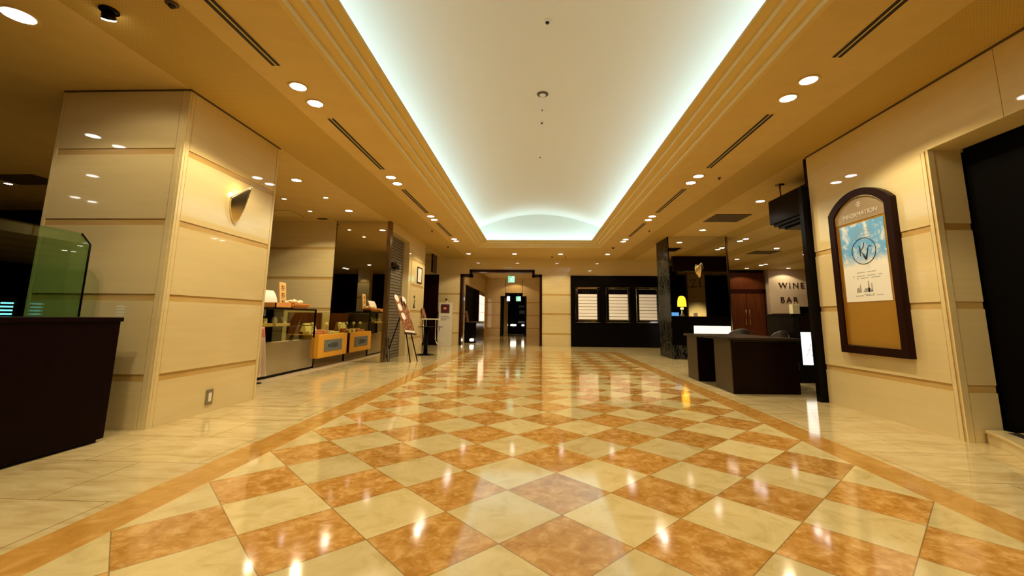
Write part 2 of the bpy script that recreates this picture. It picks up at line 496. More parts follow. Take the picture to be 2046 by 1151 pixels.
# back wall with stepped portal
BY = 15.72
FX0, FX1, MX0, MX1 = -3.45, .13, -3.05, -.19
bm = BM()
panelled(bm, 'y', BY, -4.4, FX0 + .06, 0, 3.04, -1, .35)
panelled(bm, 'y', BY, FX1 - .06, 6.2, 0, 3.04, -1, .35)
add_box(bm, -6.5, MX0 + .05, BY, BY + .35, 3.04, H, 0); add_box(bm, MX1 - .05, 6.2, BY, BY + .35, 3.04, H, 0)
add_box(bm, MX0 + .05, MX1 - .05, BY, BY + .35, 3.22, H, 0)
struct('wall_back', bm, [M_wall, M_band], 'beige limestone back wall around the stepped portal', 'wall')
def stepped(bm, x0, x1, m0, m1, z1, z2, w, y0, y1):
    add_box(bm, x0, x0 + w, y0, y1, 0, z1); add_box(bm, x1 - w, x1, y0, y1, 0, z1)
    add_box(bm, x0, m0 + w, y0, y1, z1 - w, z1 + .001); add_box(bm, m1 - w, x1, y0, y1, z1 - w, z1 + .001)
    add_box(bm, m0, m0 + w, y0, y1, z1 - w, z2); add_box(bm, m1 - w, m1, y0, y1, z1 - w, z2)
    add_box(bm, m0, m1, y0, y1, z2 - w, z2)
bm = BM(); stepped(bm, FX0, FX1, MX0, MX1, 3.06, 3.27, .11, BY - .03, BY + .38)
struct('door_1', bm, M_frame, 'stepped dark red-brown portal frame in the back wall', 'doorway')

# corridor behind it
CYE = 25.2
bm = BM(); panelled(bm, 'x', FX1 + .02, BY + .35, CYE, 0, H, -1, .2)
struct('wall_corridor_right', bm, [M_wall, M_band], 'right side wall of the corridor', 'wall')
bm = BM(); panelled(bm, 'x', -3.47, BY + .35, 17.3, 0, H, 1, .2); add_box(bm, -3.67, -3.47, 17.3, 21.5, 2.75, H, 0)
panelled(bm, 'x', -3.47, 24.4, CYE, 0, H, 1, .2); add_box(bm, -3.67, -3.47, 21.5, 24.4, 2.75, H, 0)
struct('wall_corridor_left', bm, [M_wall, M_band], 'left side wall of the corridor', 'wall')
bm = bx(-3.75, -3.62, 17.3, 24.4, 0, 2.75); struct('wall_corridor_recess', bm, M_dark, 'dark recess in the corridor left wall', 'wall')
EX0, EX1, EM0, EM1 = -2.44, -.74, -2.14, -.99
bm = BM(); panelled(bm, 'y', CYE, -3.67, EX0 + .03, 0, 2.6, -1, .2, joints=JOINTS[:3]); panelled(bm, 'y', CYE, EX1 - .03, .33, 0, 2.6, -1, .2, joints=JOINTS[:3])
add_box(bm, -3.67, EM0 + .03, CYE, CYE + .2, 2.6, H, 0); add_box(bm, EM1 - .03, .33, CYE, CYE + .2, 2.6, H, 0); add_box(bm, EM0, EM1, CYE, CYE + .2, 2.78, H, 0)
struct('wall_corridor_end', bm, [M_wall, M_band], 'end wall of the corridor with a second stepped doorway', 'wall')
bm = BM(); stepped(bm, EX0, EX1, EM0, EM1, 2.6, 2.8, .10, CYE - .02, CYE + .25)
struct('door_2', bm, M_black, 'stepped black doorway at the end of the corridor', 'doorway')
bm = bx(-3.67, .33, BY + .35, CYE + .2, H - .02, H + .04); struct('ceiling_corridor', bm, M_ceiling, 'plaster corridor ceiling', 'ceiling')
bm = BM(); add_box(bm, -3.2, .2, 29.4, 29.6, 0, 3.2); add_box(bm, -3.4, -3.2, CYE + .2, 29.6, 0, 3.2); add_box(bm, .2, .4, CYE + .2, 29.6, 0, 3.2); add_box(bm, -3.4, .4, CYE + .2, 29.6, 3.2, 3.3)
struct('wall_far_lobby', bm, M_dark, 'dark lobby beyond the corridor', 'wall')
bm = bx(-2.3, -2.02, 26.4, 26.5, 0, 2.7); struct('wall_far_pier', bm, M_wall, 'dim beige pier in the lobby beyond the corridor', 'wall')

# shop wall, mirror wall, shutter bay, pilaster, side recess
SHY = 8.42
bm = BM(); panelled(bm, 'y', SHY, -9.5, -5.6, 0, H, -1, .3); struct('wall_shop', bm, [M_wall, M_band], 'beige limestone wall behind the shop counters', 'wall')
bm = bx(-5.6, -4.17, SHY, SHY + .2, 0, H); struct('wall_mirror_backing', bm, M_dark, 'backing wall of the shop mirror', 'wall')
bm = BM(); add_box(bm, -4.19, -4.10, SHY - .03, SHY + .16, 0, H); struct('trim_4', bm, M_bronze, 'bronze corner post beside the shop mirror', 'trim')
bm = BM()
panelled(bm, 'x', -4.10, 10.5, 12.1, 0, H, 1, .3, .04, .04)
add_box(bm, -4.4, -4.10, SHY + .16, 10.5, 3.5, H, 0); add_box(bm, -4.4, -4.112, 10.25, 10.5, 0, 3.5, 0)
struct('wall_left', bm, [M_wall, M_band], 'beige limestone pilaster and lintel beside the roller shutter', 'wall')
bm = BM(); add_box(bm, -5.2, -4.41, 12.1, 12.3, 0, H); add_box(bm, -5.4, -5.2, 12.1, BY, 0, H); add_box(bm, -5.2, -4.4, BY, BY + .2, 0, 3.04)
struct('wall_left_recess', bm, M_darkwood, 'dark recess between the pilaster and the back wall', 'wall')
bm = BM(); add_box(bm, -4.42, -4.35, 14.3, 15.0, 3.0, H); struct('trim_5', bm, M_frame, 'short dark hanging strip beside the back wall', 'trim')
bm = BM(); panelled(bm, 'y', -3.2, -9.85, -9.2, 0, H, 1, .4); struct('wall_hall_column', bm, [M_wall, M_band], 'beige column across the hall, seen in the shop mirror', 'column')
# room on the far left
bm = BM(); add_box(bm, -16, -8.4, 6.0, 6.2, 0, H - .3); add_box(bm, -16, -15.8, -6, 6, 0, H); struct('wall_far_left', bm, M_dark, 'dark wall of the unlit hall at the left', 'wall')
bm = BM(); add_box(bm, -16, 18, -6.2, -6, 0, H); struct('wall_front', bm, M_darkwood, 'dark wall behind the viewer', 'wall')

# right: marble column with mirror face
bm = BM(); add_box(bm, 3.97, 5.76, 10.52, 11.75, 0, H); struct('wall_marble_column', bm, M_marble_black, 'black marble column with pale veins', 'column')
bm = BM(); add_box(bm, 5.76, 5.80, 10.48, 10.9, .0, H); struct('trim_6', bm, M_bronze, 'thin bronze edge strip of the column mirror', 'trim')
# bar hall
WY = 19.5
bm = bx(4.9, 11.55, WY, WY + .2, 0, H); struct('wall_bar_back', bm, M_darkwood, 'dark wood back wall of the bar hall', 'wall')
M_pinkwall = mat('warm_pink_plaster', (.62, .49, .38), .7)
bm = bx(11.62, 18, WY - .35, WY + .2, 0, H); struct('wall_wine_bar', bm, M_pinkwall, 'pale pink lit wall carrying the wine bar lettering', 'wall')
bm = bx(5.9, 6.2, BY, WY, 0, H); struct('wall_bar_left', bm, M_dark, 'dark side wall of the bar hall', 'wall')
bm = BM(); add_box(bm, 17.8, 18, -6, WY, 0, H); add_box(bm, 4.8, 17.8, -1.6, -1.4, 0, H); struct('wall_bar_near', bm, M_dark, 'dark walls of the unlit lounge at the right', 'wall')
bm = bx(5.45, 12, 6.15, 6.35, 3.14, H); struct('trim_7', bm, M_darkwood, 'dark wood header beam over the bar', 'trim')
bm = BM(); panelled(bm, 'y', -.2, 8.3, 9.25, 0, H, 1, .3); struct('wall_lounge_column', bm, [M_wall, M_band], 'beige column in the dark lounge', 'column')

# ------------------------------------------------------------------ lights
def light(kind, name, loc, energy, color, rot=(0, 0, 0), **kw):
    l = bpy.data.lights.new(name, kind); l.energy = energy; l.color = color
    for k, v_ in kw.items(): setattr(l, k, v_)
    o = bpy.data.objects.new(name, l); COL.objects.link(o); o.location = loc; o.rotation_euler = rot
    return o
WARM = (1., .81, .46)
WARM2 = (1., .72, .38)
DEEP = (1., .66, .28)
COOL = (.66, .88, 1.)
P_DOWN = 105.
def spot(x, y, z=H - .012, e=P_DOWN, size=134, col=WARM, blend=.22):
    light('SPOT', 'spot', (x, y, z), e, col, spot_size=math.radians(size), spot_blend=blend, shadow_soft_size=.05)
P_COVE = 3.7
Lc = VY1 - VY0 - .5
for sx in (-1, 1):
    light('AREA', 'cove', (CTR + sx * 2.3, (VY0 + VY1) / 2, LIPZ + .01), P_COVE * Lc, COOL, (PI, 0, 0), shape='RECTANGLE', size=.08, size_y=Lc)
light('AREA', 'cove', (CTR, 12.75, LIPZ + .01), P_COVE * 4.2, COOL, (PI, 0, 0), shape='RECTANGLE', size=4.2, size_y=.08)

# ------------------------------------------------------------------ downlights
def downlight_parts(root, r=.085, lens=M_lens):
    x, y, z = wpos(root)
    b = BM(); add_lathe(b, [(r, 0.), (r + .022, 0.), (r + .026, -.004), (r + .022, -.009), (r, -.006)], (x, y, z), 28)
    obj('trim_ring', b, M_mould, root)
    b = BM(); add_lathe(b, [(0, -.005), (r * .6, -.0048), (r, -.004), (r, 0)], (x, y, z), 28)
    obj('lamp_lens', b, lens, root)
proto = {}
def downlight(x, y, label, group, z=H, r=.085, lens=M_lens, e=P_DOWN, size=134, col=WARM):
    key = (r, lens.name)
    root = thing('recessed_downlight', label, 'downlight', (x, y, z), group)
    if key not in proto:
        downlight_parts(root, r, lens); proto[key] = root
    else:
        for ch in proto[key].children:
            c = ch.copy(); COL.objects.link(c); c.parent = root
    if e: spot(x, y, z - .012, e, size, col)
    return root

ordn = ['nearest', 'second', 'third', 'farthest']
for side, X in (('left', -2.87), ('right', 2.78)):
    for i, y in enumerate((1.6, 4.74, 7.81, 11.0)):
        for k in range(2):
            lab = f"recessed downlight in the {side} soffit, {'near' if k == 0 else 'far'} one of the {ordn[i]} pair from the viewer"
            downlight(X, y + .38 * k, lab, f'paired downlights along the {side} soffit')
    for k, y in enumerate((-1.54, -1.16, -4.7, -4.32)):
        downlight(X, y, f"{side} soffit downlight overhead, {['second', 'first', 'fourth', 'third'][k]} glint of its row in the polished stone", f'paired downlights along the {side} soffit')
for i, x in enumerate((-2.89, -1.01, .85, 2.74)):
    downlight(x, 14.25, f"recessed downlight before the back wall, {['first', 'second', 'third', 'last'][i]} from the left in its row", 'row of downlights before the back wall')
lefts = [(-4.7, .40, 'large glaring recessed downlight at the upper left edge of the ceiling', .11, M_lens, 40),
         (-4.76, 4.89, 'recessed downlight just beyond the limestone pillar, over the shop aisle', .085, M_lens, 85),
         (-4.77, 7.24, 'recessed downlight close to the top of the shop mirror', .085, M_lens, 85),
         (-5.77, 6.17, 'small bright spot lamp over the steel showcase, nearest the pillar', .045, M_lens_small, 48),
         (-4.78, 6.09, 'small bright spot lamp over the shop aisle, rightmost of the three small ones', .045, M_lens_small, 48),
         (-5.77, 7.28, 'small bright spot lamp over the yellow counter, lowest of the three small ones', .045, M_lens_small, 48),
         (-10.8, 5.05, 'lone small downlight in the dark ceiling left of the pillar', .06, M_lens, 8)]
for x, y, lab, r, ln, e in lefts: downlight(x, y, lab, 'shop ceiling lights', r=r, lens=ln, e=e)
for x, y, lab in ((-6.65, .41, 'hall downlight mirrored highest left on the front of the pillar'), (-6.65, .01, 'hall downlight mirrored highest right on the front of the pillar'), (-8.53, -1.33, 'hall downlight mirrored alone in the middle of the pillar front'),
                  (-10.47, -2.76, 'hall downlight mirrored lowest left on the front of the pillar'), (-10.47, -3.13, 'hall downlight mirrored lowest right on the front of the pillar')):
    downlight(x, y, lab, 'downlights mirrored on the pillar front', e=4)
rights = [(4.73, 6.41, 'recessed downlight next to the hanging black canopy rod'),
          (4.68, 9.5, 'recessed downlight between the square ceiling vent and the mirrored column'),
          (6.55, 10.85, 'bar hall downlight right of the mirrored column, near one of that pair'),
          (6.55, 11.23, 'bar hall downlight right of the mirrored column, far one of that pair'),
          (6.55, 8.05, 'bar hall downlight before the column, near one of the pair seen in its mirror'),
          (6.55, 8.43, 'bar hall downlight before the column, far one of the pair seen in its mirror'),
          (8.5, 12.65, 'single bar hall downlight above the wine lettering, nearest of its line'),
          (8.42, 15.5, 'single bar hall downlight above the walnut doors, halfway back'),
          (10.4, 13.75, 'bar hall downlight beside the black post, near one of the farther pair'),
          (10.4, 14.1, 'bar hall downlight beside the black post, far one of the farther pair'),
          (10.45, 17.1, 'bar hall downlight of the deepest pair, near one'),
          (10.45, 17.5, 'bar hall downlight of the deepest pair, far one'),
          (12.34, 18.62, 'downlight close against the wine bar wall, washing it'),
          (10.37, 18.71, 'downlight close against the walnut doors')]
for x, y, lab in rights:
    downlight(x, y, lab, 'bar hall downlights', e=(46 if y > 12 else 40) if y < 18 else 60)
downlight(-2.62, 17.3, 'small downlight in the corridor ceiling inside the stepped portal', 'corridor lights', z=H - .02, e=30, col=DEEP)
spot(-1.6, 20.5, H - .05, 34, col=DEEP); spot(-1.43, 24.5, H - .05, 26, col=DEEP)
spot(-9.5, -2.8, e=22, size=75)

# track spot, left
t = thing('adjustable_spotlight', 'black adjustable spotlight on the ceiling above the pillar', 'spotlight', (-3.83, .36, H))
b = BM(); add_lathe(b, [(0, 0), (.07, 0), (.07, -.012), (0, -.012)], (-3.83, .36, H), 20); obj('mounting_plate', b, M_black, t)
b = BM(); add_tube(b, [(-3.83, .36, H - .012), (-3.83, .36, H - .03)], .012); obj('stem', b, M_black, t)
d = Vector((-.35, .55, -.75)).normalized(); c0 = Vector((-3.83, .36, H - .05)); 
b = BM(); add_tube(b, [c0 - d * .03, c0 - d * .02, c0 + d * .025], [.03, .045, .052], 18, caps=True); obj('lamp_head', b, M_black, t)
b = BM(); add_tube(b, [c0 + d * .026, c0 + d * .036], [.048, .048], 18); obj('lamp_lens', b, M_lens_small, t)
light('SPOT', 'spot', c0 + d * .06, 26, WARM, (Vector((0, 0, -1)).rotation_difference(d)).to_euler(), spot_size=1.6, spot_blend=.5, shadow_soft_size=.04)

# ------------------------------------------------------------------ ceiling slots, vents, sensors
def slot(x, y0, y1, lab):
    t = thing('slot_diffuser', lab, 'air vent', (x, (y0 + y1) / 2, H), 'linear air slots along the soffits')
    b = BM(); add_box(b, x - .055, x + .055, y0, y1, H - .004, H - .0005); obj('frame', b, M_mould, t)
    for s in (-1, 1):
        b = BM(); add_box(b, x + s * .027 - .017, x + s * .027 + .017, y0 + .015, y1 - .015, H - .008, H - .0035); obj('slot_blade', b, M_slot, t)
for side, X in (('left', -2.87), ('right', 2.79)):
    for i, (y0, y1) in enumerate(((-.9, 1.2), (2.36, 4.32), (5.48, 7.44), (8.57, 10.5))):
        slot(X, y0, y1, f"long black double air slot in the {side} soffit, {ordn[i]} from the viewer")
def grille(x0, x1, y0, y1, lab, n=12):
    t = thing('ceiling_vent', lab, 'air vent', ((x0 + x1) / 2, (y0 + y1) / 2, H))
    b = BM(); add_box(b, x0, x1, y0, y1, H - .003, H - .0005); obj('backing', b, M_slot, t)
    b = BM()
    for a in ((x0, x1, y0, y0 + .03), (x0, x1, y1 - .03, y1), (x0, x0 + .03, y0, y1), (x1 - .03, x1, y0, y1)): add_box(b, *a, H - .012, H - .003)
    obj('frame', b, M_grille, t)
    b = BM()
    for i in range(n):
        yy = y0 + .03 + (y1 - y0 - .06) * (i + .5) / n
        add_prism(b, [(yy - .012, H - .004), (yy - .006, H - .004), (yy + .018, H - .014), (yy + .012, H - .014)], x1 - x0 - .06, 'x', x0 + .03)
    obj('louvre_blades', b, M_grille, t)
grille(4.27, 5.14, 7.59, 8.41, 'large dark square ceiling vent before the mirrored column', 14)
grille(8.05, 9.0, 13.2, 14.0, 'brown square ceiling vent deep in the bar hall', 8)
grille(-10.6, -9.6, 4.5, 5.1, 'dark ceiling vent in the unlit hall left of the pillar', 8)
grille(-5.98, -5.74, 8.02, 8.18, 'small dark vent on the ceiling above the shop wall', 3)
t = thing('ceiling_hatch', 'square access hatch outline in the ceiling over the shop counters', 'hatch', (-6.6, 7.55, H))
b = BM()
for a in ((-6.95, -6.25, 7.20, 7.212), (-6.95, -6.25, 7.888, 7.90), (-6.95, -6.938, 7.2, 7.9), (-6.262, -6.25, 7.2, 7.9)): add_box(b, *a, H - .004, H - .0005)
obj('frame', b, M_grille, t)
b = BM(); add_box(b, -6.938, -6.262, 7.212, 7.888, H - .003, H - .0005); obj('panel', b, M_mould, t)
def sensor(x, y, z, lab, r=.045, m=M_white, dome=M_slot, name='ceiling_sensor'):
    t = thing(name, lab, 'sensor', (x, y, z))
    b = BM(); add_lathe(b, [(0, 0), (r, 0), (r, -.008), (r * .7, -.016), (0, -.016)], (x, y, z), 20); obj('base', b, m, t)
    b = BM(); add_lathe(b, [(r * .55, -.016), (r * .5, -.03), (r * .25, -.042), (0, -.045)], (x, y, z), 16); obj('dome', b, dome, t)
VC = lambda x: VP - VR + math.sqrt(VR * VR - (x - CTR) ** 2)
for x, y, r, lab in ((-.02, 2.34, .05, 'dark dome detector highest on the vault ceiling'), (-.05, 4.2, .10, 'round two-slot loudspeaker in the vault, largest of its fittings'),
                     (-.05, 4.74, .022, 'tiny sprinkler head just beyond the round vault loudspeaker'), (-.05, 5.28, .04, 'small pale detector in the vault, third from the viewer'),
                     (-.06, 7.12, .03, 'faint far detector in the vault, smallest and lowest')):
    zz = VC(x) - .002
    sensor(x, y, zz, lab, r, M_white if r != .10 else M_grille, M_slot if r < .06 else M_white)
for x, y, lab, r in ((-3.22, .3, 'grey round detector beside the long left air slot', .05), (-3.28, 9.65, 'small round sprinkler by the far left air slot', .03), (3.19, 4.83, 'small round sprinkler by the right soffit downlights', .03),
                     (3.17, 9.59, 'small round detector near the third right air slot', .03), (.54, 15.0, 'dark dome camera on the ceiling before the back wall', .06), (1.1, 15.0, 'tiny sprinkler right of the dark dome camera', .03),
                     (2.67, 12.64, 'dark oval speaker in the soffit near the coffer corner', .07), (-3.39, 12.55, 'small grey speaker in the left soffit near the coffer corner', .05)):
    sensor(x, y, H, lab, r, M_grille)

# ------------------------------------------------------------------ pillar fittings
t = thing('wall_outlet', 'small metal socket plate low on the limestone pillar', 'outlet', (PX1 + .004, 2.46, .18))
b = BM(); add_box(b, PX1, PX1 + .012, 2.405, 2.515, .09, .27, bev=.003); obj('face_plate', b, M_outlet, t)
b = BM(); add_box(b, PX1 + .012, PX1 + .017, 2.435, 2.485, .13, .23, bev=.002); obj('socket_insert', b, M_white, t)

def sconce(base, nrm, along, z0, z1, lab):
    """half-cone wall light: pointed at the foot, open and raked at the head"""
    base = Vector(base); nrm = Vector(nrm); along = Vector(along)
    t = thing('wall_sconce', lab, 'wall lamp', (base.x, base.y, z0))
    b = BM(); n, m = 16, 18; rows = []
    hh = z1 - z0
    for i in range(m + 1):
        s = i / m
        w = .12 * math.sin(s * PI * .5) ** .8
        out = .20 * (s ** .5)
        row = []
        for j in range(n + 1):
            k = j / n * 2 - 1
            prow = 1 - abs(k) ** 1.25
            row.append(b.verts.new(base + along * (w * k) + nrm * (.008 + out * prow) + Vector((0, 0, z0 + s * hh * (.64 + .36 * prow)))))
        rows.append(row)
    rim = [v_.co.copy() for v_ in rows[-1]]
    for i in range(m):
        for j in range(n):
            f = b.faces.new((rows[i][j], rows[i][j + 1], rows[i + 1][j + 1], rows[i + 1][j])); f.smooth = True
    bmesh.ops.remove_doubles(b, verts=b.verts, dist=.0005)
    bmesh.ops.solidify(b, geom=b.faces[:], thickness=.006)
    obj('shade', b, M_gold, t)
    b = BM(); add_tube(b, [v_ for v_ in rim], .006, 6); obj('rim', b, M_white, t)
    b = BM(); 
    add_tube(b, [base + nrm * .06 + Vector((0, 0, z0 + hh * .45)), base + nrm * .06 + Vector((0, 0, z0 + hh * .66))], .022, 12); obj('lamp', b, M_sconce_in, t)
    bp = base + nrm * .004
    b = BM(); add_tube(b, [bp + Vector((0, 0, z0 + hh * .45)) - nrm * .003, bp + Vector((0, 0, z0 + hh * .45)) + nrm * .008], .04, 16); obj('wall_plate', b, M_bronze, t)
    light('POINT', 'sconce', base + nrm * .075 + Vector((0, 0, z0 + hh * .80)), 1.6, (1., .66, .22), shadow_soft_size=.03)
sconce((PX1, 2.53, 0), (1, 0, 0), (0, 1, 0), 2.36, 2.86, 'gold half-cone wall sconce on the limestone pillar')
sconce((4.9, 10.50, 0), (0, -1, 0), (1, 0, 0), 2.46, 2.90, 'gold half-cone wall sconce on the mirrored column')

# ------------------------------------------------------------------ left foreground counter with glass screen
t = thing('display_cabinet', 'dark oxblood cabinet with a green glass case, at the left edge', 'cabinet', (-5.0, 0, 0))
b = BM(); add_box(b, -5.75, -4.18, -2.2, 1.23, .03, 1.10, bev=.004); obj('body', b, M_cabinet, t)
b = BM(); add_box(b, -5.72, -4.22, -2.18, 1.20, 0, .03); obj('plinth', b, M_black, t)
b = BM(); add_box(b, -5.76, -4.165, -2.2, 1.245, 1.10, 1.14, bev=.004); obj('top_slab', b, M_cabinet, t)
gx, gy = -4.585, 1.2
b = BM(); add_box(b, gx - .012, gx, -2.1, gy, 1.142, 1.85); obj('front_pane', b, M_green_glass, t)
b = BM(); add_prism(b, [(gx - .012, 1.85), (gx, 1.85), (gx - .10, 1.955), (gx - .112, 1.955)], gy + 2.1, 'y', -2.1); obj('sloping_pane', b, M_green_glass, t)
b = BM(); add_box(b, -5.7, gx - .10, -2.1, gy, 1.955, 1.967); obj('top_pane', b, M_green_glass, t)
b = BM(); add_prism(b, [(-5.7, 1.142), (gx - .014, 1.142), (gx - .014, 1.85), (gx - .112, 1.953), (-5.7, 1.953)], .012, 'y', gy - .014); obj('end_pane', b, M_green_glass, t)
b = BM(); add_tube(b, [(gx, gy, 1.142), (gx, gy, 1.85), (gx - .105, gy, 1.96)], .009, 8); obj('edge_strip', b, M_black, t)
t2 = thing('clock_radio', 'small cyan lit display panel inside the green glass case', 'display', (-5.2, 1.0, 1.142))
b = BM(); add_box(b, -5.27, -5.17, .80, 1.16, 1.142, 1.31, bev=.004); obj('housing', b, M_black, t2)
for i in range(4):
    b = BM(); add_box(b, -5.17, -5.166, 1.02, 1.12, 1.155 + .034 * i, 1.17 + .034 * i); obj('light_bar', b, M_cyan, t2)

# ------------------------------------------------------------------ shop counters
t = thing('showcase_counter', 'brushed steel refrigerated showcase with glass front, behind the pillar', 'showcase', (-5.5, 5.6, 0))
b = BM(); add_box(b, -5.95, -5.16, 4.3, 6.82, .06, .66, bev=.004); obj('steel_body', b, M_steel, t)
b = BM(); add_box(b, -5.93, -5.19, 4.32, 6.80, 0.006, .06); obj('plinth', b, M_black, t)
b = BM(); add_box(b, -5.95, -5.155, 4.3, 6.82, .66, .685); obj('deck', b, M_chrome, t)
b = BM(); add_box(b, -5.172, -5.162, 4.32, 6.80, .69, 1.285); obj('front_glass', b, M_case_glass, t)
b = BM(); add_box(b, -5.9, -5.18, 6.795, 6.805, .69, 1.285); obj('side_glass', b, M_case_glass, t)
b = BM(); add_box(b, -5.75, -5.22, 4.34, 6.78, .955, .967); obj('shelf', b, M_steel, t)
b = BM(); add_box(b, -5.95, -5.155, 4.3, 6.82, 1.29, 1.325, bev=.003); obj('top_slab', b, M_black, t)
b = BM()
for yy in (4.3, 6.79):
    add_box(b, -5.185, -5.155, yy, yy + .03, .685, 1.29)
add_box(b, -5.95, -5.92, 4.3, 6.82, .685, 1.29)
obj('frame', b, M_black, t)
# goods on the shelf
for i, (y, m) in enumerate(((4.95, M_pinewood), (5.55, M_pinewood))):
    t = tag(obj('cake_tray', bx(-5.66, -5.30, y, y + .5, .968, 1.02, bev=.004), m), f"pale wooden tray on the showcase shelf, {'nearer the pillar' if i == 0 else 'nearer the yellow counter'}", 'tray')
for i, (y, z, m, lab) in enumerate(((5.35, .10, M_cream_item, 'small cream cake box in the showcase, first from the pillar'), (5.72, .14, M_white, 'white round sweet in the showcase, tallest on its shelf'), (5.95, .11, M_cream_item, 'small leaning price card in the showcase'))):
    b = BM()
    if i == 1: add_lathe(b, [(0, 0), (.05, 0), (.062, .04), (.05, .10), (.02, .13), (0, .135)], (-5.45, y, 1.021), 18)
    elif i == 2: add_prism(b, [(-5.40, 1.021), (-5.37, 1.021), (-5.43, 1.15), (-5.46, 1.15)], .07, 'y', y)
    else: add_box(b, -5.5, -5.38, y - .05, y + .05, 1.021, 1.021 + z, bev=.008)
    tag(obj(['cake_box', 'sweet', 'price_card'][i], b, m), lab, ['box', 'sweet', 'card'][i])
# things on the top slab
TZ = 1.326
t = thing('gift_box', 'open orange gift box with a white padded lid, on the steel showcase', 'box', (-5.4, 5.6, TZ))
b = BM()
add_box(b, -5.58, -5.20, 5.33, 5.88, TZ, TZ + .012)
for a in ((-5.58, -5.56, 5.33, 5.88), (-5.22, -5.20, 5.33, 5.88), (-5.58, -5.20, 5.33, 5.35), (-5.58, -5.20, 5.86, 5.88)): add_box(b, *a, TZ, TZ + .10)
obj('tray', b, M_basket, t)
b = BM()
for i in range(9):
    s0 = i / 9; s1 = (i + 1) / 9
    f0 = (-5.52 - .10 * s0 ** 2, TZ + .10 + .26 * s0); f1 = (-5.52 - .10 * s1 ** 2, TZ + .10 + .26 * s1)
    add_prism(b, [f0, f1, (f1[0] - .03, f1[1]), (f0[0] - .03, f0[1])], .54, 'y', 5.34)
obj('lid', b, M_paper, t)
t = thing('sweet_hamper', 'orange wicker hamper of wrapped sweets, on the steel showcase', 'basket', (-5.45, 6.24, TZ))
b = BM()
for i in range(4):
    r = .02 * i
    for a in ((-5.50 - r * .5, -5.48 - r * .5, 5.98 - r, 6.50 + r), (-5.24 + r, -5.22 + r, 5.98 - r, 6.50 + r), (-5.50, -5.24, 5.98 - r, 6.00 - r), (-5.50, -5.24, 6.48 + r, 6.50 + r)): add_box(b, *a, TZ + .026 * i, TZ + .026 * (i + 1))
add_box(b, -5.50, -5.24, 5.98, 6.50, TZ, TZ + .03)
obj('basket', b, M_basket, t)
b = BM()
for i in range(26):
    x, y = random.uniform(-5.45, -5.28), random.uniform(6.04, 6.44)
    add_lathe(b, [(0, 0), (.035, .012), (.042, .035), (.02, .06), (0, .066)], (x, y, TZ + .085 + random.uniform(0, .05)), 8)
o = obj('sweets', b, M_cream_item, t); o['kind'] = 'stuff'
t = thing('wooden_sign', 'tall pale wooden sign board with carved characters, on the steel showcase', 'sign', (-5.6, 6.2, TZ))
b = BM(); add_prism(b, [(-5.60, TZ), (-5.575, TZ), (-5.635, TZ + .56), (-5.66, TZ + .56)], .24, 'y', 6.08); obj('board', b, M_pinewood, t)
b = BM()
for k in range(3):
    zc = TZ + .12 + .16 * k; yc = 6.20
    xo = -5.575 - (.06 * (zc - TZ) / .56)
    for dy, dz, w, h in ((0, .04, .1, .012), (0, -.01, .12, .012), (-.03, 0, .012, .11), (.035, -.02, .012, .08), (.0, -.055, .09, .011)):
        add_box(b, xo - .008, xo + .008, yc + dy - w / 2, yc + dy + w / 2, zc + dz - h / 2, zc + dz + h / 2)
obj('carved_characters', b, mat('carved_brown', (.36, .17, .05), .7), t)
t = tag(obj('paper_card', (lambda b: (add_prism(b, [(-5.3, TZ), (-5.28, TZ), (-5.34, TZ + .14), (-5.36, TZ + .14)], .12, 'y', 4.62), b)[1])(BM()), M_paper), 'small white card standing by the pillar end of the showcase', 'card')
# pink/white cloth hung at the counter end
b = BM(); n = 22; mrow = 14; rows = []
for i in range(mrow + 1):
    z = .98 - .86 * i / mrow; row = []
    for j in range(n + 1):
        s = j / n
        spread = .09 + .11 * (i / mrow) ** .8
        row.append(b.verts.new((-4.98 + .03 * math.sin(s * 5 * PI) * (.35 + i / mrow), 4.62 + (s - .5) * 2 * spread + .03 * i / mrow, z - .03 * abs(s - .5))))
    rows.append(row)
for i in range(mrow):
    for j in range(n):
        f = b.faces.new((rows[i][j], rows[i][j + 1], rows[i + 1][j + 1], rows[i + 1][j])); f.smooth = True; f.material_index = 1 if i < 3 else 0
bmesh.ops.solidify(b, geom=b.faces[:], thickness=.008)
t = thing('hanging_cloth', 'pale cloth with a pink collar hanging on a stand between pillar and showcase', 'cloth', (-4.98, 4.62, 0.006))
obj('cloth', b, [M_cloth, M_pink], t)
b = BM(); add_tube(b, [(-5.0, 4.62, .02), (-5.0, 4.62, 1.0)], .012); add_lathe(b, [(0, 0), (.1, 0), (.1, .012), (.02, .02), (0, .02)], (-5.0, 4.62, .006), 20); obj('stand', b, M_black, t)

# yellow counter against the mirror
t = thing('pastry_counter', 'ochre yellow counter with a slate name plate, against the mirror', 'counter', (-5.4, 7.6, 0))
b = BM(); add_box(b, -5.85, -5.07, 6.86, 8.33, .22, .745, bev=.006); obj('body', b, M_yellow, t)
b = BM(); add_box(b, -5.85, -5.18, 6.9, 8.36, .006, .22); obj('base', b, M_bronze, t)
b = BM(); add_box(b, -5.07, -5.055, 7.12, 8.02, .355, .62, bev=.003); pl = obj('name_plate', b, M_slate, t)
b = BM()
yy = 7.28
for k in range(7):
    w = .055
    big = k >= 2
    hh = .055 if big else .03
    for dz in (-1, 0, 1): add_box(b, -5.055, -5.051, yy, yy + w * .8, .487 + dz * hh * .8 - .007, .487 + dz * hh * .8 + .007)
    add_box(b, -5.055, -5.051, yy + w * .32, yy + w * .5, .487 - hh, .487 + hh)
    if k % 2: add_box(b, -5.055, -5.051, yy, yy + .012, .487 - hh, .487 + hh)
    yy += w + .022
obj('plate_lettering', b, M_ink, pl)
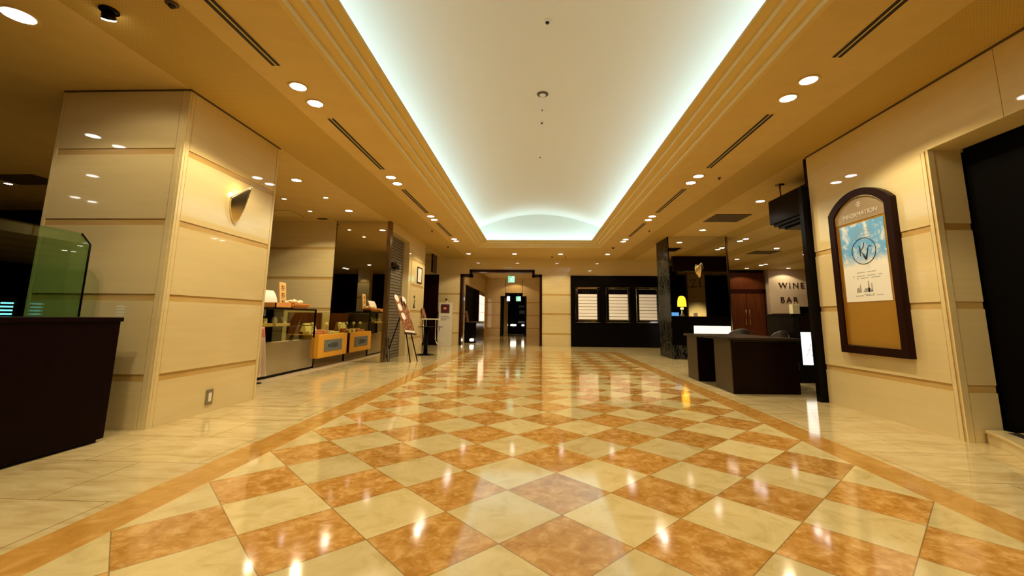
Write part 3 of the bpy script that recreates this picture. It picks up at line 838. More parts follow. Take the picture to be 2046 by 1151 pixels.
b = BM(); add_box(b, -5.14, -5.13, 6.86, 8.36, .75, 1.25); obj('front_glass', b, M_case_glass, t)
b = BM(); add_box(b, -5.85, -5.14, 6.86, 8.36, 1.25, 1.262); obj('top_glass', b, M_case_glass, t)
b = BM(); add_box(b, -5.85, -5.8, 6.86, 8.36, .745, 1.25); obj('back_panel', b, M_doorwood, t)
for i, (x, y) in enumerate(((-5.35, 7.05), (-5.3, 7.62), (-5.24, 8.22))):
    t = thing('display_flower', f"white ball topped display stem on the yellow counter, {['nearest the showcase', 'middle of three', 'nearest the mirror'][i]}", 'ornament', (x, y, .746), 'display stems on the yellow counter')
    b = BM(); add_tube(b, [(x, y, .746), (x, y, .95)], .008, 8); add_lathe(b, [(0, 0), (.04, 0), (.04, .008), (0, .012)], (x, y, .746), 14); obj('stem', b, M_chrome, t)
    b = BM(); add_lathe(b, [(0, 0), (.03, .008), (.045, .035), (.035, .065), (0, .078)], (x, y, .95), 14); obj('ball', b, M_cream_item, t)
k = 0
for gy in range(4):
    for gx_ in range(2):
        x, y = -5.28 - .22 * gx_, 7.15 + .30 * gy
        if k in (3, 7): k += 1; continue
        b = BM(); add_box(b, x - .075, x + .075, y - .09, y + .09, .746, .80 + .02 * (k % 3), bev=.008)
        tag(obj('sweet_box', b, [M_cream_item, M_paper, M_pink][k % 3 if k else 2]), f"small {['pink', 'white', 'cream'][0 if (k == 0 or k % 3 == 2) else (1 if k % 3 == 1 else 2)]} sweet box on the yellow counter, {['front', 'back'][gx_]} row place {['one', 'two', 'three', 'four'][gy]} from the showcase", 'box', 'sweet boxes on the yellow counter')
        k += 1
b = BM(); add_prism(b, [(-5.78, .8), (-5.62, .8), (-5.68, 1.0), (-5.72, 1.0)], .5, 'y', 7.3)
tag(obj('sweet_stand', b, M_cream_item), 'sloping pale sweet stand at the back of the yellow counter', 'stand')
# shop mirror
t = thing('wall_mirror', 'tall smoked mirror wall beside the yellow counter', 'mirror', (-4.9, SHY, 0))
b = BM(); add_box(b, -5.6, -4.19, SHY - .008, SHY - .001, 0.008, H - .002); obj('mirror_pane', b, M_mirror, t)
b = BM(); add_box(b, -5.615, -5.595, SHY - .014, SHY - .002, 0.008, H - .002); obj('edge_strip', b, M_bronze, t)
# shutter
b = BM()
for i in range(40):
    z = .02 + i * .0865
    add_prism(b, [(-4.33, z), (-4.30, z + .012), (-4.30, z + .070), (-4.33, z + .0865)], 10.25 - SHY - .16, 'y', SHY + .16)
add_box(b, -4.36, -4.33, SHY + .16, 10.25, 0, 3.5)
struct('door_3', b, M_shutter, 'grey roller shutter closed between mirror and pilaster', 'door')
t = thing('shutter_bracket', 'black bracket box high on the roller shutter', 'bracket', (-4.28, 9.2, 2.55))
b = BM(); add_box(b, -4.33, -4.16, 8.9, 9.25, 2.58, 2.70, bev=.005); add_box(b, -4.33, -4.2, 9.3, 9.6, 2.55, 2.68, bev=.005); obj('box', b, M_black, t)
b = BM(); add_box(b, -4.30, -4.27, 9.22, 9.33, 2.6, 2.64); obj('link_bar', b, M_black, t)
t = thing('floor_stand_sign', 'low dark folding stand at the foot of the bronze post', 'stand', (-4.12, 8.75, 0))
b = BM()
for y in (8.47, 8.60):
    add_tube(b, [(-4.02, y, 0.012), (-4.07, y, .62)], .012, 8)
obj('legs', b, M_black, t)
b = BM(); add_prism(b, [(-4.03, .04), (-4.02, .04), (-4.045, .34), (-4.055, .34)], .12, 'y', 8.475); obj('panel', b, M_slate, t)

# pilaster pictures
t = thing('framed_picture', 'small dark-framed notice high on the pilaster', 'picture', (-4.1, 11.4, 2.3))
b = BM()
for a in ((11.15, 11.7, 2.30, 2.34), (11.15, 11.7, 2.80, 2.84), (11.15, 11.19, 2.30, 2.84), (11.66, 11.7, 2.30, 2.84)): add_box(b, -4.10, -4.075, a[0], a[1], a[2], a[3])
obj('frame', b, M_frame, t)
b = BM(); add_box(b, -4.10, -4.085, 11.19, 11.66, 2.34, 2.80); sh = obj('notice', b, M_paper, t)
b = BM()
for i, w in enumerate((.2, .3, .26, .3, .16)): add_box(b, -4.085, -4.083, 11.425 - w / 2, 11.425 + w / 2, 2.71 - .07 * i, 2.725 - .07 * i)
obj('printed_lines', b, M_greyink, sh)
t = thing('pictogram_sign', 'small dark pictogram plate below the framed notice', 'sign', (-4.1, 10.95, 1.5))
b = BM(); add_lathe(b, [(0, -.006), (.05, -.006), (.05, .006), (0, .006)], (0, 0, 0), 16)
bmesh.ops.rotate(b, verts=b.verts, cent=(0, 0, 0), matrix=Matrix.Rotation(PI / 2, 3, 'Y')); bmesh.ops.translate(b, verts=b.verts, vec=(-4.092, 10.93, 1.82)); obj('round_mark', b, M_ink, t)
b = BM(); add_prism(b, [(10.83, 1.46), (11.07, 1.46), (11.02, 1.5), (10.97, 1.62), (11.03, 1.74), (10.98, 1.74), (10.92, 1.6)], .008, 'x', -4.098); obj('arrow_mark', b, M_ink, t)

# easel with menu board
t = thing('menu_easel', 'black easel holding a brown menu board with white food pictures', 'easel', (-3.75, 8.75, 0))
P1, P2 = Vector((-3.93, 8.80, 1.72)), Vector((-3.52, 8.62, .72))
for a, b_ in (((-4.18, 8.72, 0.0), (-3.87, 8.86, 1.16)), ((-3.43, 8.52, 0.0), (-3.85, 8.80, 1.70)), ((-3.32, 8.80, 0.0), (-3.80, 8.90, 1.60))):
    b = BM(); add_tube(b, [a, b_], .016, 8); obj('leg', b, M_black, t)
axis_u = (P1 - P2).normalized(); side = Vector((.10, .70, .04)).normalized(); side = (side - axis_u * side.dot(axis_u)).normalized(); nn = axis_u.cross(side).normalized()
if nn.x < 0: nn = -nn
def board(c, hu, hs, th, m, name, parent, off=0.):
    b = BM(); vs = []
    for k in (0, 1):
        for su, ss in ((-1, -1), (-1, 1), (1, 1), (1, -1)):
            vs.append(b.verts.new(c + axis_u * hu * su + side * hs * ss + nn * (off + th * k)))
    for idx in ((0, 1, 2, 3), (7, 6, 5, 4), (0, 4, 5, 1), (1, 5, 6, 2), (2, 6, 7, 3), (3, 7, 4, 0)): b.faces.new([vs[i] for i in idx])
    return obj(name, b, m, parent)
cc = (P1 + P2) / 2
bd = board(cc, (P1 - P2).length / 2, .29, .02, M_menu, 'menu_board', t, .02)
board(cc - axis_u * .555, .012, .31, .06, M_frame, 'ledge', t, .01)
board(cc - axis_u * .49, .03, .27, .004, M_paper, 'caption_strip', bd, .04)
for i, (du, ds) in enumerate(((.46, -.2), (.46, .2), (.20, -.17), (-.06, -.12))):
    b = BM(); c = cc + axis_u * du + side * ds + nn * .04
    ring = [b.verts.new(c + .105 * (math.cos(2 * PI * j / 22) * axis_u + math.sin(2 * PI * j / 22) * side)) for j in range(22)]
    top = [b.verts.new(v_.co + nn * .004) for v_ in ring]
    b.faces.new(ring); b.faces.new(top)
    for j in range(22): b.faces.new((ring[j], ring[(j + 1) % 22], top[(j + 1) % 22], top[j]))
    obj('food_picture', b, M_paper, bd)

# pedestal table, small stand behind
t = thing('bistro_table', 'black round pedestal table behind the easel', 'table', (-3.5, 10.8, 0))
b = BM(); add_lathe(b, [(0, 0), (.40, 0), (.40, .012), (.32, .02), (0, .02)], (-3.5, 10.8, .86), 36); obj('table_top', b, M_black, t)
b = BM(); add_tube(b, [(-3.62, 10.8, .03), (-3.62, 10.8, .86)], .065, 18); obj('column', b, M_black, t)
b = BM(); add_lathe(b, [(0, 0), (.28, 0), (.28, .02), (.1, .05), (0, .05)], (-3.62, 10.8, 0), 30); obj('base_plate', b, M_black, t)
t = thing('side_stand', 'white-topped stand with thin curved chrome legs, behind the black table', 'stand', (-3.75, 12.0, 0))
b = BM(); add_box(b, -4.05, -3.5, 11.75, 12.2, 1.09, 1.125, bev=.006); obj('top', b, M_white, t)
for s, e in (((-3.56, 11.8), (-3.3, 11.55)), ((-3.98, 11.8), (-4.05, 11.5)), ((-3.56, 12.15), (-3.3, 12.4)), ((-3.98, 12.15), (-4.05, 12.4))):
    pts = [(s[0], s[1], 1.09), (s[0], s[1], .45), (s[0] + (e[0] - s[0]) * .2, s[1] + (e[1] - s[1]) * .2, .34), (s[0] + (e[0] - s[0]) * .7, s[1] + (e[1] - s[1]) * .7, .22), (e[0], e[1], .0)]
    b = BM(); add_tube(b, pts, .012, 8); obj('leg', b, M_chrome, t)
t = thing('table_sign', 'small brown picture stand leaning on the white-topped stand', 'sign', (-3.95, 11.95, 1.125))
b = BM(); add_prism(b, [(-4.0, 1.126), (-3.96, 1.126), (-4.06, 1.47), (-4.10, 1.47)], .3, 'y', 11.82); obj('panel', b, M_menu, t)
b = BM(); add_tube(b, [(-4.07, 11.97, 1.35), (-4.18, 11.97, 1.13)], .008, 8); obj('strut', b, M_black, t)

# white poster stand by the back wall
t = thing('poster_stand', 'tall white notice stand with a maroon picture, before the back wall', 'stand', (-3.97, 15.35, 0))
b = BM(); add_box(b, -4.25, -3.70, 15.25, 15.5, 0, 1.80, bev=.01); obj('body', b, M_white, t)
b = BM(); add_box(b, -4.16, -3.80, 15.238, 15.25, 1.36, 1.72); obj('picture', b, M_darkred, t)
b = BM(); add_lathe(b, [(0, 0), (.05, .01), (.075, .05), (.05, .09), (0, .1)], (-3.99, 15.237, 1.50), 14); bmesh.ops.scale(b, verts=b.verts, vec=(1, .02, 1), space=Matrix.Translation((0, -15.237, 0))); obj('picture_motif', b, M_pink, t)
b = BM()
for i, w in enumerate((.34, .4, .25)): add_box(b, -4.16, -4.16 + w, 15.244, 15.25, 1.20 - .07 * i, 1.225 - .07 * i)
obj('printed_lines', b, M_greyink, t)
b = BM(); add_tube(b, [(-4.2, 15.24, .62), (-4.2, 15.24, .74)], .012, 8); obj('handle', b, M_black, t)
t = thing('ornament_doll', 'tiny dark ornament on top of the white notice stand', 'ornament', (-3.97, 15.36, 1.80))
b = BM(); add_lathe(b, [(0, 0), (.07, 0), (.06, .06), (.03, .08), (0, .08)], (-3.97, 15.36, 1.801), 14); obj('body', b, M_pinewood, t)
b = BM(); add_lathe(b, [(0, 0), (.04, .02), (.05, .05), (.03, .09), (0, .1)], (-3.97, 15.36, 1.88), 14); obj('head', b, M_ink, t)

# ------------------------------------------------------------------ corridor fittings
def exit_sign(x, y, z, w, h, lab, m=M_exit, rod=True):
    t = thing('exit_sign', lab, 'sign', (x, y, z))
    b = BM(); add_box(b, x - w / 2, x + w / 2, y, y + .05, z - h / 2, z + h / 2, bev=.006); obj('housing', b, M_white, t)
    b = BM(); add_box(b, x - w * .46, x + w * .46, y - .006, y, z - h * .46, z + h * .46); f = obj('lit_face', b, m, t)
    b = BM()
    yy = y - .010
    def q(a, c, e, g): add_box(b, x + a * w, x + c * w, yy, y - .006, z + e * h, z + g * h)
    add_prism(b, [(x - .04 * w, z + .02 * h), (x + .10 * w, z + .06 * h), (x + .02 * w, z - .2 * h), (x + .16 * w, z - .34 * h), (x + .10 * w, z - .38 * h), (x - .06 * w, z - .22 * h)], .004, 'y', yy)
    q(-.03, .09, .10, .24); q(-.22, -.04, .02, .09); q(.18, .22, -.38, .36); q(.18, .36, .30, .36); q(.36, .40, -.38, .36); q(-.28, -.06, -.34, -.28)
    obj('pictogram', b, M_exit_w if m is M_exit else M_exit, f)
    if rod:
        b = BM(); add_tube(b, [(x, y + .025, z + h / 2), (x, y + .025, H - .02)], .012, 8); obj('hanger', b, M_white, t)
exit_sign(-1.43, 19.6, 3.20, .38, .36, 'round-cornered green exit sign hanging in the corridor')
exit_sign(-1.28, 25.6, 2.45, .34, .34, 'square green exit sign inside the far black doorway')
exit_sign(-1.95, 25.6, 2.45, .22, .34, 'narrow green and white sign beside the far exit sign', M_exit_w)
t = thing('backlit_door_panel', 'tall pink-white backlit glass panel on the corridor left wall', 'lit panel', (-3.4, 23, 0))
b = BM(); add_box(b, -3.62, -3.38, 21.55, 24.35, .3, 2.7); obj('frame', b, M_frame, t)
for i in range(4):
    b = BM(); add_box(b, -3.379, -3.372, 21.7, 24.2, .5 + .5 * i, .96 + .5 * i + .02); obj('lit_pane', b, M_pinklit, t)
t = thing('corridor_cabinet', 'low black cabinet against the corridor left wall', 'cabinet', (-3.2, 19, 0))
b = BM(); add_box(b, -3.58, -2.95, 17.5, 20.6, 0, .95, bev=.01); obj('body', b, M_black, t)
b = BM(); add_box(b, -3.6, -2.92, 17.45, 20.65, .95, .98); obj('top', b, M_grille, t)
t = thing('corridor_sign', 'dark tilted picture stand on the corridor cabinet', 'sign', (-3.4, 17.9, .98))
b = BM(); add_prism(b, [(-3.45, .981), (-3.40, .981), (-3.50, 1.5), (-3.55, 1.5)], .5, 'y', 17.7); obj('panel', b, M_menu, t)
for i, (x, y, lab) in enumerate(((-1.75, 28.6, 'bright low lamp inside the far doorway, left one'), (-1.05, 28.6, 'bright low lamp inside the far doorway, right one'), (-3.1, 17.2, 'small low floor lamp by the corridor cabinet foot'))):
    t = thing('low_lamp', lab, 'lamp', (x, y, 0)); w = .2 if i == 0 else .09
    zz = .62 if i < 2 else .10
    b = BM(); add_tube(b, [(x, y, 0), (x, y, zz)], .02, 8); obj('post', b, M_black, t)
    b = BM(); add_box(b, x - w, x + w, y - .06, y, zz, zz + .10, bev=.02); obj('lit_head', b, M_lowlight, t)
t = thing('dark_poster', 'dim grey pictures on the black wall inside the far doorway', 'picture', (-1.0, 29.4, 1.5))
for x, z, w, h in ((-1.2, 1.95, .22, .2), (-.95, 1.5, .4, .25), (-1.2, .8, .25, .15)):
    b = BM(); add_box(b, x - w, x + w, 29.36, 29.385, z, z + h); obj('print', b, M_slate, t)

# ------------------------------------------------------------------ directory wall
t = thing('directory_wall', 'large black lacquer directory panel on the back wall', 'panel', (3.2, BY, 0))
b = BM(); add_box(b, 1.36, 5.15, BY - .05, BY - .002, .0, 3.02, bev=.004); obj('panel', b, M_black, t)
for i, (x0, x1) in enumerate(((1.56, 2.60), (2.86, 3.90), (4.14, 5.12))):
    t = thing('directory_board', f"mirror-framed board of eight white name strips, {['left', 'middle', 'right'][i]} of three on the black panel", 'board', ((x0 + x1) / 2, BY - .05, 1.0), 'directory boards')
    yf = BY - .052
    b = BM()
    for a in ((x0, x0 + .11, 1.02, 2.52), (x1 - .11, x1, 1.02, 2.52), (x0, x1, 1.02, 1.12), (x0, x1, 2.44, 2.52)): add_box(b, a[0], a[1], yf - .05, yf, a[2], a[3], bev=.012)
    obj('mirror_frame', b, M_chrome, t)
    b = BM(); add_box(b, x0 + .11, x1 - .11, yf - .02, yf, 1.12, 2.44); obj('back_board', b, M_black, t)
    for k in range(8):
        z = 1.15 + k * .136
        b = BM(); add_box(b, x0 + .125, x1 - .125, yf - .046, yf - .02, z, z + .118, bev=.003); obj('name_strip', b, M_namestrip, t)
    b = BM()
    for k in range(8 if i == 2 else 3):
        xx = x0 + .17 + k * .08 if i == 2 else x0 + .3 + k * .12
        add_box(b, xx, xx + .05, yf - .024, yf - .02, 2.30, 2.35); add_box(b, xx, xx + .014, yf - .024, yf - .02, 2.27, 2.38)
    obj('header_lettering', b, M_bronze, t)

# ------------------------------------------------------------------ mirrored column
t = thing('column_mirror', 'tall mirror covering the front of the black marble column', 'mirror', (4.9, 10.51, 0))
b = BM(); add_box(b, 4.0, 5.755, 10.509, 10.518, .42, H - .002); obj('mirror_pane', b, M_mirror, t)
b = BM(); add_box(b, 4.0, 5.755, 10.49, 10.518, .0, .42); obj('kick_panel', b, M_marble_black, t)

# ------------------------------------------------------------------ reception desk
t = thing('reception_desk', 'dark wood reception desk with a knee recess, on the marble floor at the right', 'desk', (3.6, 5.3, 0))
dz = .85
b = BM(); add_prism(b, [(3.04, 4.45), (4.12, 4.50), (4.12, 5.3), (3.10, 5.27)], dz, 'z', 0.); obj('front_pedestal', b, M_deskwood, t)
b = BM(); add_prism(b, [(3.03, 4.462), (3.041, 4.462), (3.101, 5.26), (3.09, 5.26)], dz - .01, 'z', .005); obj('side_panel', b, M_desktaupe, t)
b = BM(); add_prism(b, [(3.01, 5.84), (4.12, 5.84), (4.12, 6.45), (3.03, 6.45)], dz, 'z', 0.); obj('rear_pedestal', b, M_deskwood, t)
b = BM(); add_prism(b, [(2.998, 5.85), (3.009, 5.85), (3.029, 6.44), (3.018, 6.44)], dz - .01, 'z', .005); obj('side_panel', b, M_desktaupe, t)
b = BM(); add_prism(b, [(3.45, 5.28), (4.12, 5.28), (4.12, 5.84), (3.45, 5.84)], dz, 'z', 0.); obj('recess_back', b, M_black, t)
b = BM(); add_prism(b, [(2.98, 4.40), (4.16, 4.45), (4.16, 6.50), (2.97, 6.50), (2.95, 5.5)], .04, 'z', dz); bmesh.ops.bevel(b, geom=b.edges[:], offset=.006, segments=2, affect='EDGES'); obj('desk_top', b, M_desktop, t)
b = BM(); add_prism(b, [(3.06, 4.44), (4.11, 4.49), (4.11, 4.52), (3.06, 4.47)], .02, 'z', dz - .025); obj('shadow_gap', b, M_slot, t)

def tub_chair(cx, cy, w, lab):
    t = thing('tub_chair', lab, 'chair', (cx, cy, 0), 'tub chairs behind the desk')
    b = BM(); add_box(b, cx - w * .42, cx + w * .42, cy - .28, cy + .25, .30, .46, bev=.04); obj('seat', b, M_tub, t)
    b = BM(); n = 18; rows = []
    for i in range(n + 1):
        a = PI * (1.08 + .84 * i / n) if False else PI * (i / n)
        ox, oy = math.cos(a), -math.sin(a)
        zt = .80 + .20 * math.sin(a) ** .7
        col = []
        for rr, z in ((w * .5, .28), (w * .5, zt - .03), (w * .47, zt), (w * .43, zt), (w * .41, zt - .03), (w * .41, .28)):
            col.append(b.verts.new((cx + rr * ox, cy + .1 + rr * oy * 1.05, z)))
        rows.append(col)
    for i in range(n):
        for k in range(6):
            f = b.faces.new((rows[i][k], rows[i][(k + 1) % 6], rows[i + 1][(k + 1) % 6], rows[i + 1][k])); f.smooth = True
    b.faces.new(rows[0]); b.faces.new(rows[-1]); obj('backrest', b, M_tub, t)
    for sx in (-1, 1):
        for sy in (-1, 1):
            b = BM(); add_tube(b, [(cx + sx * w * .33, cy + sy * .2, .30), (cx + sx * w * .36, cy + sy * .23, 0)], [.022, .014], 8); obj('leg', b, M_black, t)
tub_chair(4.30, 6.85, .50, 'low olive tub chair behind the reception desk, left one')
tub_chair(4.36, 5.38, .36, 'low olive tub chair behind the reception desk, right one nearest the bar')

# ------------------------------------------------------------------ bar
t = thing('bar_counter', 'tall black bar counter with backlit white panels, behind the desk', 'bar', (6.3, 6.3, 0))
b = BM(); add_box(b, 4.87, 8.4, 5.84, 6.78, 0, 1.27); obj('body', b, M_black, t)
b = BM(); add_box(b, 4.83, 8.45, 5.80, 6.82, 1.27, 1.31, bev=.004); obj('bar_top', b, M_cabinet, t)
b = BM(); add_box(b, 4.99, 5.30, 5.822, 5.84, .34, .96); obj('lit_panel', b, M_litpanel, t)
b = BM(); add_box(b, 5.0, 8.3, 5.825, 5.84, 1.0, 1.25); obj('apron', b, M_darkwood, t)
b = BM(); add_box(b, 6.0, 7.42, 6.78, 6.80, .40, .95); obj('lit_panel', b, M_litpanel, t)
b = BM(); add_box(b, 7.56, 8.3, 6.78, 6.80, .40, .95); obj('lit_panel', b, M_litpanel, t)
b = BM(); add_box(b, 4.98, 5.32, 5.83, 5.845, .30, 1.0); obj('panel_frame', b, M_black, t)
b = BM()
for pts in ([(5.06, .5), (5.12, .62), (5.16, .75)], [(5.12, .62), (5.2, .64), (5.26, .6)], [(5.1, .56), (5.2, .5)], [(5.14, .7), (5.22, .74)]):
    add_tube(b, [(x, 5.82, z) for x, z in pts], .004, 6)
obj('panel_motif', b, M_pink, t)
# objects on the bar
t = thing('table_lamp', 'amber shaded table lamp on the bar, seen in the column mirror', 'lamp', (5.73, 6.35, 1.31))
b = BM(); add_lathe(b, [(0, 0), (.11, 0), (.10, .03), (.05, .12), (.035, .25), (.03, .36), (0, .36)], (5.73, 6.35, 1.31), 20); obj('base', b, M_chrome, t)
b = BM(); add_lathe(b, [(.17, 0), (.165, .2), (.13, .36), (.07, .42), (0, .43)], (5.73, 6.35, 1.70), 24); obj('shade', b, M_lampshade, t)
light('POINT', 'lamp', (5.73, 6.35, 1.62), 4, (1., .6, .15), shadow_soft_size=.05)
t = thing('tablet_screen', 'small glowing blue screen beside the amber lamp', 'screen', (5.6, 6.4, 1.31))
b = BM(); add_prism(b, [(6.38, 1.311), (6.40, 1.311), (6.37, 1.47), (6.35, 1.47)], .34, 'x', 5.26); obj('housing', b, M_black, t)
b = BM(); add_prism(b, [(6.402, 1.325), (6.406, 1.325), (6.379, 1.46), (6.375, 1.46)], .30, 'x', 5.28); obj('display', b, M_screen, t)
t = tag(obj('note_block', bx(6.16, 6.3, 6.35, 6.45, 1.311, 1.46, bev=.004), M_paper), 'small pale note block on the bar beside the lamp', 'block')
t = thing('paper_bag', 'cream carton standing on the bar end below the lettering', 'carton', (4.93, 5.98, 1.31))
b = BM(); add_box(b, 4.94, 5.08, 5.93, 6.05, 1.311, 1.50, bev=.006); obj('carton_body', b, M_cream_item, t)
b = BM(); add_tube(b, [(4.98, 5.99, 1.50), (4.985, 5.99, 1.545), (5.035, 5.99, 1.545), (5.04, 5.99, 1.50)], .004, 6); obj('handle', b, M_cream_item, t)
t = tag(obj('menu_folder', bx(4.86, 5.22, 6.3, 6.55, 1.311, 1.325, bev=.003), M_ink), 'flat black menu folder lying on the bar end', 'menu')

# hanging canopy
t = thing('bar_canopy', 'glossy black hanging canopy with a stepped lower edge, beside the right wall', 'canopy', (4.5, 4.7, 2.85))
b = BM(); add_box(b, 4.36, 5.9, 3.98, 5.44, 2.99, 3.46, bev=.01); obj('fascia', b, M_black, t)
b = BM(); add_box(b, 4.40, 5.9, 3.98, 5.38, 2.94, 2.99); add_box(b, 4.44, 5.9, 3.98, 5.30, 2.89, 2.94); add_box(b, 4.50, 5.9, 3.98, 5.2, 2.855, 2.89); obj('stepped_edge', b, M_black, t)
for y in (5.25, 4.2):
    b = BM(); add_tube(b, [(4.50, y, 3.46), (4.50, y, H - .01)], .014, 10); add_lathe(b, [(0, 0), (.08, 0), (.08, -.012), (0, -.02)], (4.50, y, H - .001), 18); obj('hanger_rod', b, M_bronze, t)

# lettering on the far wall
t = thing('wall_lettering', 'dark raised capital letters on the pink wine bar wall', 'lettering', (12.7, WY - .35, 1.2))
ly = WY - .366
M_letter = mat('letter_brown', (.035, .012, .012), .5)
text_part('word', 'WINE', .40, M_letter, t, (12.72, ly - .006, 2.93), (PI / 2, 0, 0), .012, space=1.35)
text_part('word', 'BAR', .40, M_letter, t, (12.55, ly, 2.20), (PI / 2, 0, 0), .012, space=1.35)
text_part('word', 'ART', .40, M_letter, t, (12.95, ly, 1.45), (PI / 2, 0, 0), .012, space=1.35)

# walnut doors
t = thing('double_door', 'walnut double door with slim brass handles, at the far end of the bar hall', 'door', (10.6, WY, 0))
for i, (x0, x1) in enumerate(((9.7, 10.58), (10.6, 11.48))):
    b = BM(); add_box(b, x0, x1, WY - .06, WY - .005, .0, 2.55, bev=.005); dl = obj('door_leaf', b, M_doorwood, t)
    hx = 10.50 if i == 0 else 10.68
    b = BM(); add_tube(b, [(hx, WY - .07, .95), (hx, WY - .12, .98), (hx, WY - .12, 1.70), (hx, WY - .07, 1.73)], .014, 8); obj('handle', b, M_brass, dl)
b = BM(); add_box(b, 9.6, 11.55, WY - .07, WY - .005, 2.75, 3.6, bev=.005); obj('overpanel', b, M_doorwood, t)
b = BM(); add_box(b, 9.6, 9.7, WY - .08, WY - .005, 0, 2.75); add_box(b, 11.48, 11.56, WY - .08, WY - .005, 0, 2.75); add_box(b, 9.6, 11.56, WY - .08, WY - .005, 2.55, 2.75); obj('frame', b, M_frame, t)
# art on the lounge column
t = thing('brush_art', 'dark brush stroke mark on the beige lounge column seen in the mirror', 'artwork', (8.75, -.19, 2.9))
b = BM()
for pts in ([(8.45, 3.35), (8.75, 3.42), (8.6, 3.1), (8.5, 2.95), (8.8, 3.0)], [(8.95, 3.4), (9.0, 3.0)]):
    add_tube(b, [(x, -.185, z) for x, z in pts], .022, 8)
obj('stroke', b, M_ink, t)
light('SPOT', 'uplight', (8.78, .9, 1.0), 90, WARM, (math.radians(100), 0, math.radians(180)), spot_size=1.3, spot_blend=.6, shadow_soft_size=.1)

# ------------------------------------------------------------------ information board
t = thing('information_board', 'arched dark wood information board with a tan panel, on the right wall', 'notice board', (RX, 2.83, .76))
y0, y1, zb, zs, za = 2.29, 3.37, .76, 2.66, 2.90
def arch(y0, y1, zb, zs, za, n=20):
    c = (y0 + y1) / 2; hw = (y1 - y0) / 2; sg = za - zs; R = (hw * hw + sg * sg) / (2 * sg)
    pts = [(y0, zb), (y1, zb)]
    a0 = math.asin(hw / R)
    for i in range(n + 1):
        a = a0 - 2 * a0 * i / n
        pts.append((c + R * math.sin(a), za - R + R * math.cos(a)))
    return pts
def arch_frame(outer, inner, x0, x1, m, name, parent):
    b = BM(); n = len(outer)
    V = [[b.verts.new((x, y, z)) for y, z in P] for P, x in ((outer, x0), (outer, x1), (inner, x0), (inner, x1))]
    for i in range(n):
        j = (i + 1) % n
        b.faces.new((V[0][i], V[0][j], V[1][j], V[1][i])); b.faces.new((V[2][i], V[2][j], V[3][j], V[3][i]))
        b.faces.new((V[0][i], V[0][j], V[2][j], V[2][i])); b.faces.new((V[1][i], V[1][j], V[3][j], V[3][i]))
    return obj(name, b, m, parent)
arch_frame(arch(y0, y1, zb, zs, za), arch(y0 + .10, y1 - .10, zb + .10, zs - .05, za - .09), RX - .075, RX, M_boardframe, 'frame', t)
arch_frame(arch(y0 + .10, y1 - .10, zb + .10, zs - .05, za - .09), arch(y0 + .112, y1 - .112, zb + .112, zs - .06, za - .102), RX - .055, RX - .01, M_brass, 'brass_bead', t)
b = BM(); add_prism(b, arch(y0 + .11, y1 - .11, zb + .11, zs - .06, za - .10), .02, 'x', RX - .03); obj('tan_panel', b, M_cork, t)
b = BM(); P = [p for p in arch(y0 + .112, y1 - .112, zb + .11, zs - .06, za - .102)]; P[0] = (P[0][0], 2.49); P[1] = (P[1][0], 2.49)
add_prism(b, P, .006, 'x', RX - .037); hd = obj('header_panel', b, M_taupe, t)
M_silver = mat('silver_letter', (.75, .70, .60), .3, .4)
text_part('header_lettering', 'INFORMATION', .088, M_silver, hd, (RX - .040, 2.83, 2.57), (PI / 2, 0, -PI / 2), .003)
b = BM()
for k in range(6):
    a = PI * k / 3
    add_prism(b, [(2.83 + .008 * math.cos(a + 1.57), 2.705 + .008 * math.sin(a + 1.57)), (2.83 + .036 * math.cos(a - .25), 2.705 + .036 * math.sin(a - .25)), (2.83 + .044 * math.cos(a), 2.705 + .044 * math.sin(a)), (2.83 + .036 * math.cos(a + .25), 2.705 + .036 * math.sin(a + .25))], .005, 'x', RX - .042)
obj('flower_crest', b, M_silver, hd)
# poster
t = thing('poster', 'sky blue and white event poster pinned on the information board', 'poster', (RX - .034, 2.85, 1.43))
PYa, PYb, PZa, PZb = 2.47, 3.22, 1.43, 2.49 - .03
b = BM(); add_box(b, RX - .036, RX - .031, PYa, PYb, PZa, PZb); ps = obj('sheet', b, M_poster, t)
yc, zc = 2.83, 2.08
b = BM()
ring = [(RX - .038, yc + .20 * math.cos(2 * PI * k / 40), zc + .17 * math.sin(2 * PI * k / 40)) for k in range(40)]
add_tube(b, ring, .0045, 6, closed=True); obj('oval_emblem', b, M_navy, ps)
b = BM()
# script initials: drawn mirrored in y because the wall is read facing +x
def stroke(pts, r): add_tube(b, [(RX - .038, yc - u, zc + v_) for u, v_ in pts], r, 6)
stroke([(-.07, .08), (-.055, .03), (-.06, -.06)], [.004, .009, .005])
stroke([(.02, .11), (.0, .05), (-.05, .0), (-.02, -.03), (.03, -.11)], [.007, .006, .004, .007, .013])
stroke([(.03, -.11), (.07, .0), (.075, .03), (.10, .055), (.125, .045)], [.012, .007, .004, .006, .008])
obj('script_initials', b, M_navy, ps)
b = BM()
for i, (z, w) in enumerate(((2.36, .26), (2.325, .3), (2.28, .34), (2.245, .28), (1.80, .38), (1.755, .5), (1.725, .42), (1.515, .2), (1.50, .46))):
    yy0 = yc + .0 - w / 2
    n = int(w / .035)
    for k in range(n):
        if (k * 7 + i) % 5 == 4: continue
        add_box(b, RX - .0375, RX - .036, yy0 + k * .035, yy0 + k * .035 + .026, z, z + .010)
obj('printed_lines', b, M_greyink, ps)
b = BM()
for (u, w, h) in ((-.16, .07, .06), (-.12, .03, .10), (.0, .16, .05), (.02, .03, .14), (.07, .025, .11)):
    add_prism(b, [(yc - u - w / 2, 1.55), (yc - u + w / 2, 1.55), (yc - u + w / 4, 1.55 + h), (yc - u - w / 4, 1.55 + h)], .0015, 'x', RX - .0375)
obj('small_drawings', b, M_greyink, ps)

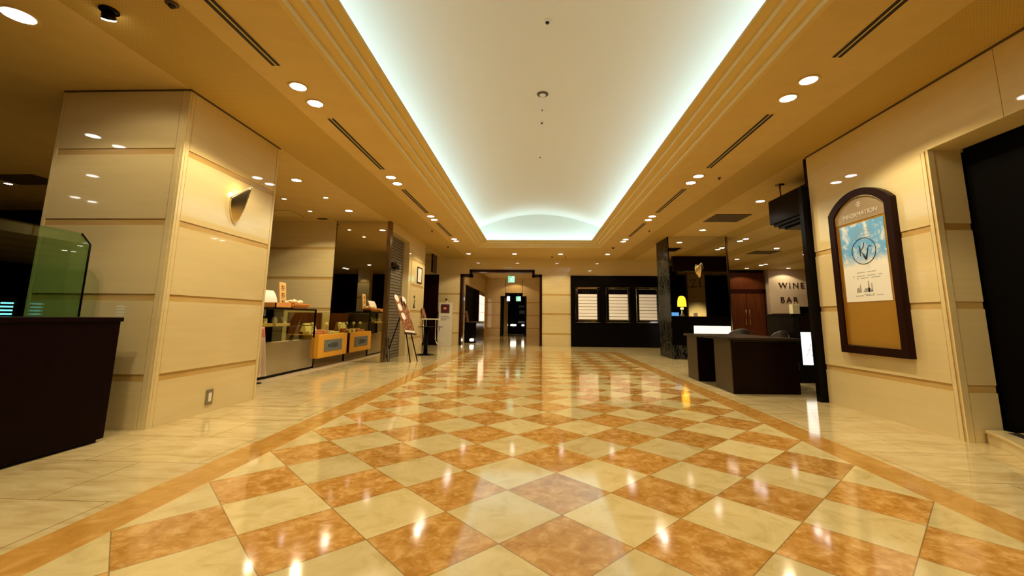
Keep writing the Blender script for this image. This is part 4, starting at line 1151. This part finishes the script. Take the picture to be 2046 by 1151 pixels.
# ------------------------------------------------------------------ entrance step, right edge
t = thing('entrance_step', 'curved cream stone step with a black and yellow mat, at the right edge', 'step', (4.4, .5, 0))
def bez(P, n=16):
    out = []
    for i in range(n + 1):
        s = i / n
        out.append(tuple((1 - s) ** 3 * P[0][k] + 3 * s * (1 - s) ** 2 * P[1][k] + 3 * s * s * (1 - s) * P[2][k] + s ** 3 * P[3][k] for k in (0, 1)))
    return out
edge = bez([(4.26, 1.80), (4.16, 1.45), (3.95, 1.25), (3.80, .75)]) + bez([(3.80, .75), (3.6, .2), (3.55, -.6), (3.65, -1.3)])[1:]
def plan(off): return [(x + off, y) for x, y in edge] + [(4.45, -1.3), (4.45, 1.80)]
b = BM(); add_prism(b, plan(.02), .10, 'z', 0); obj('riser', b, M_wall, t)
b = BM(); add_prism(b, plan(0), .03, 'z', .10); bmesh.ops.bevel(b, geom=[e for e in b.edges], offset=.008, segments=2, affect='EDGES'); obj('tread', b, M_wall, t)
def strip(o0, o1, z, h, m, name):
    b = BM(); A = [(x + o0, y - .12) for x, y in edge]; B_ = [(x + o1, y - .12) for x, y in edge]
    add_prism(b, A + B_[::-1], h, 'z', z); obj(name, b, m, t)
strip(.10, .20, .13, .004, M_ink, 'mat_border'); strip(.20, .32, .13, .004, mat('mat_yellow', (.55, .38, .05), .8), 'mat_stripe'); strip(.32, .45, .13, .004, M_ink, 'mat_field')

# ------------------------------------------------------------------ world, camera, colour management
w = bpy.data.worlds.new('world'); sc.world = w; w.use_nodes = True
w.node_tree.nodes['Background'].inputs[0].default_value = (1., .72, .4, 1); w.node_tree.nodes['Background'].inputs[1].default_value = .0
cam = bpy.data.cameras.new('camera'); co = bpy.data.objects.new('camera', cam); COL.objects.link(co); sc.camera = co
fw = Vector((-.04155457856296724, .9875729084993955, .15156835883026099)); rt = Vector((.9991283179892277, .04046940943951316, .010238705564356453)); up = Vector((-.003977586261883567, -.15186170451322348, .9883937482146816))
R = Matrix((rt, up, -fw)).transposed()
co.matrix_world = Matrix.Translation((-.16714, -2.78230, 1.17241)) @ R.to_4x4()
cam.sensor_fit = 'HORIZONTAL'; cam.sensor_width = 36; cam.lens = 848.41 / 2046 * 36
cam.shift_x = -11.40 / 2046; cam.shift_y = -69.89 / 2046 * 1.0
cam.clip_start = .05; cam.clip_end = 100
sc.view_settings.view_transform = 'Standard'; sc.view_settings.look = 'None'; sc.view_settings.gamma = 1; sc.view_settings.use_curve_mapping = False
sc.view_settings.exposure = .42
sc.cycles.use_denoising = True
sc.cycles.max_bounces = 10; sc.cycles.diffuse_bounces = 5; sc.cycles.glossy_bounces = 5; sc.cycles.transmission_bounces = 8
sc.cycles.sample_clamp_indirect = 6; sc.cycles.caustics_reflective = False; sc.cycles.caustics_refractive = False
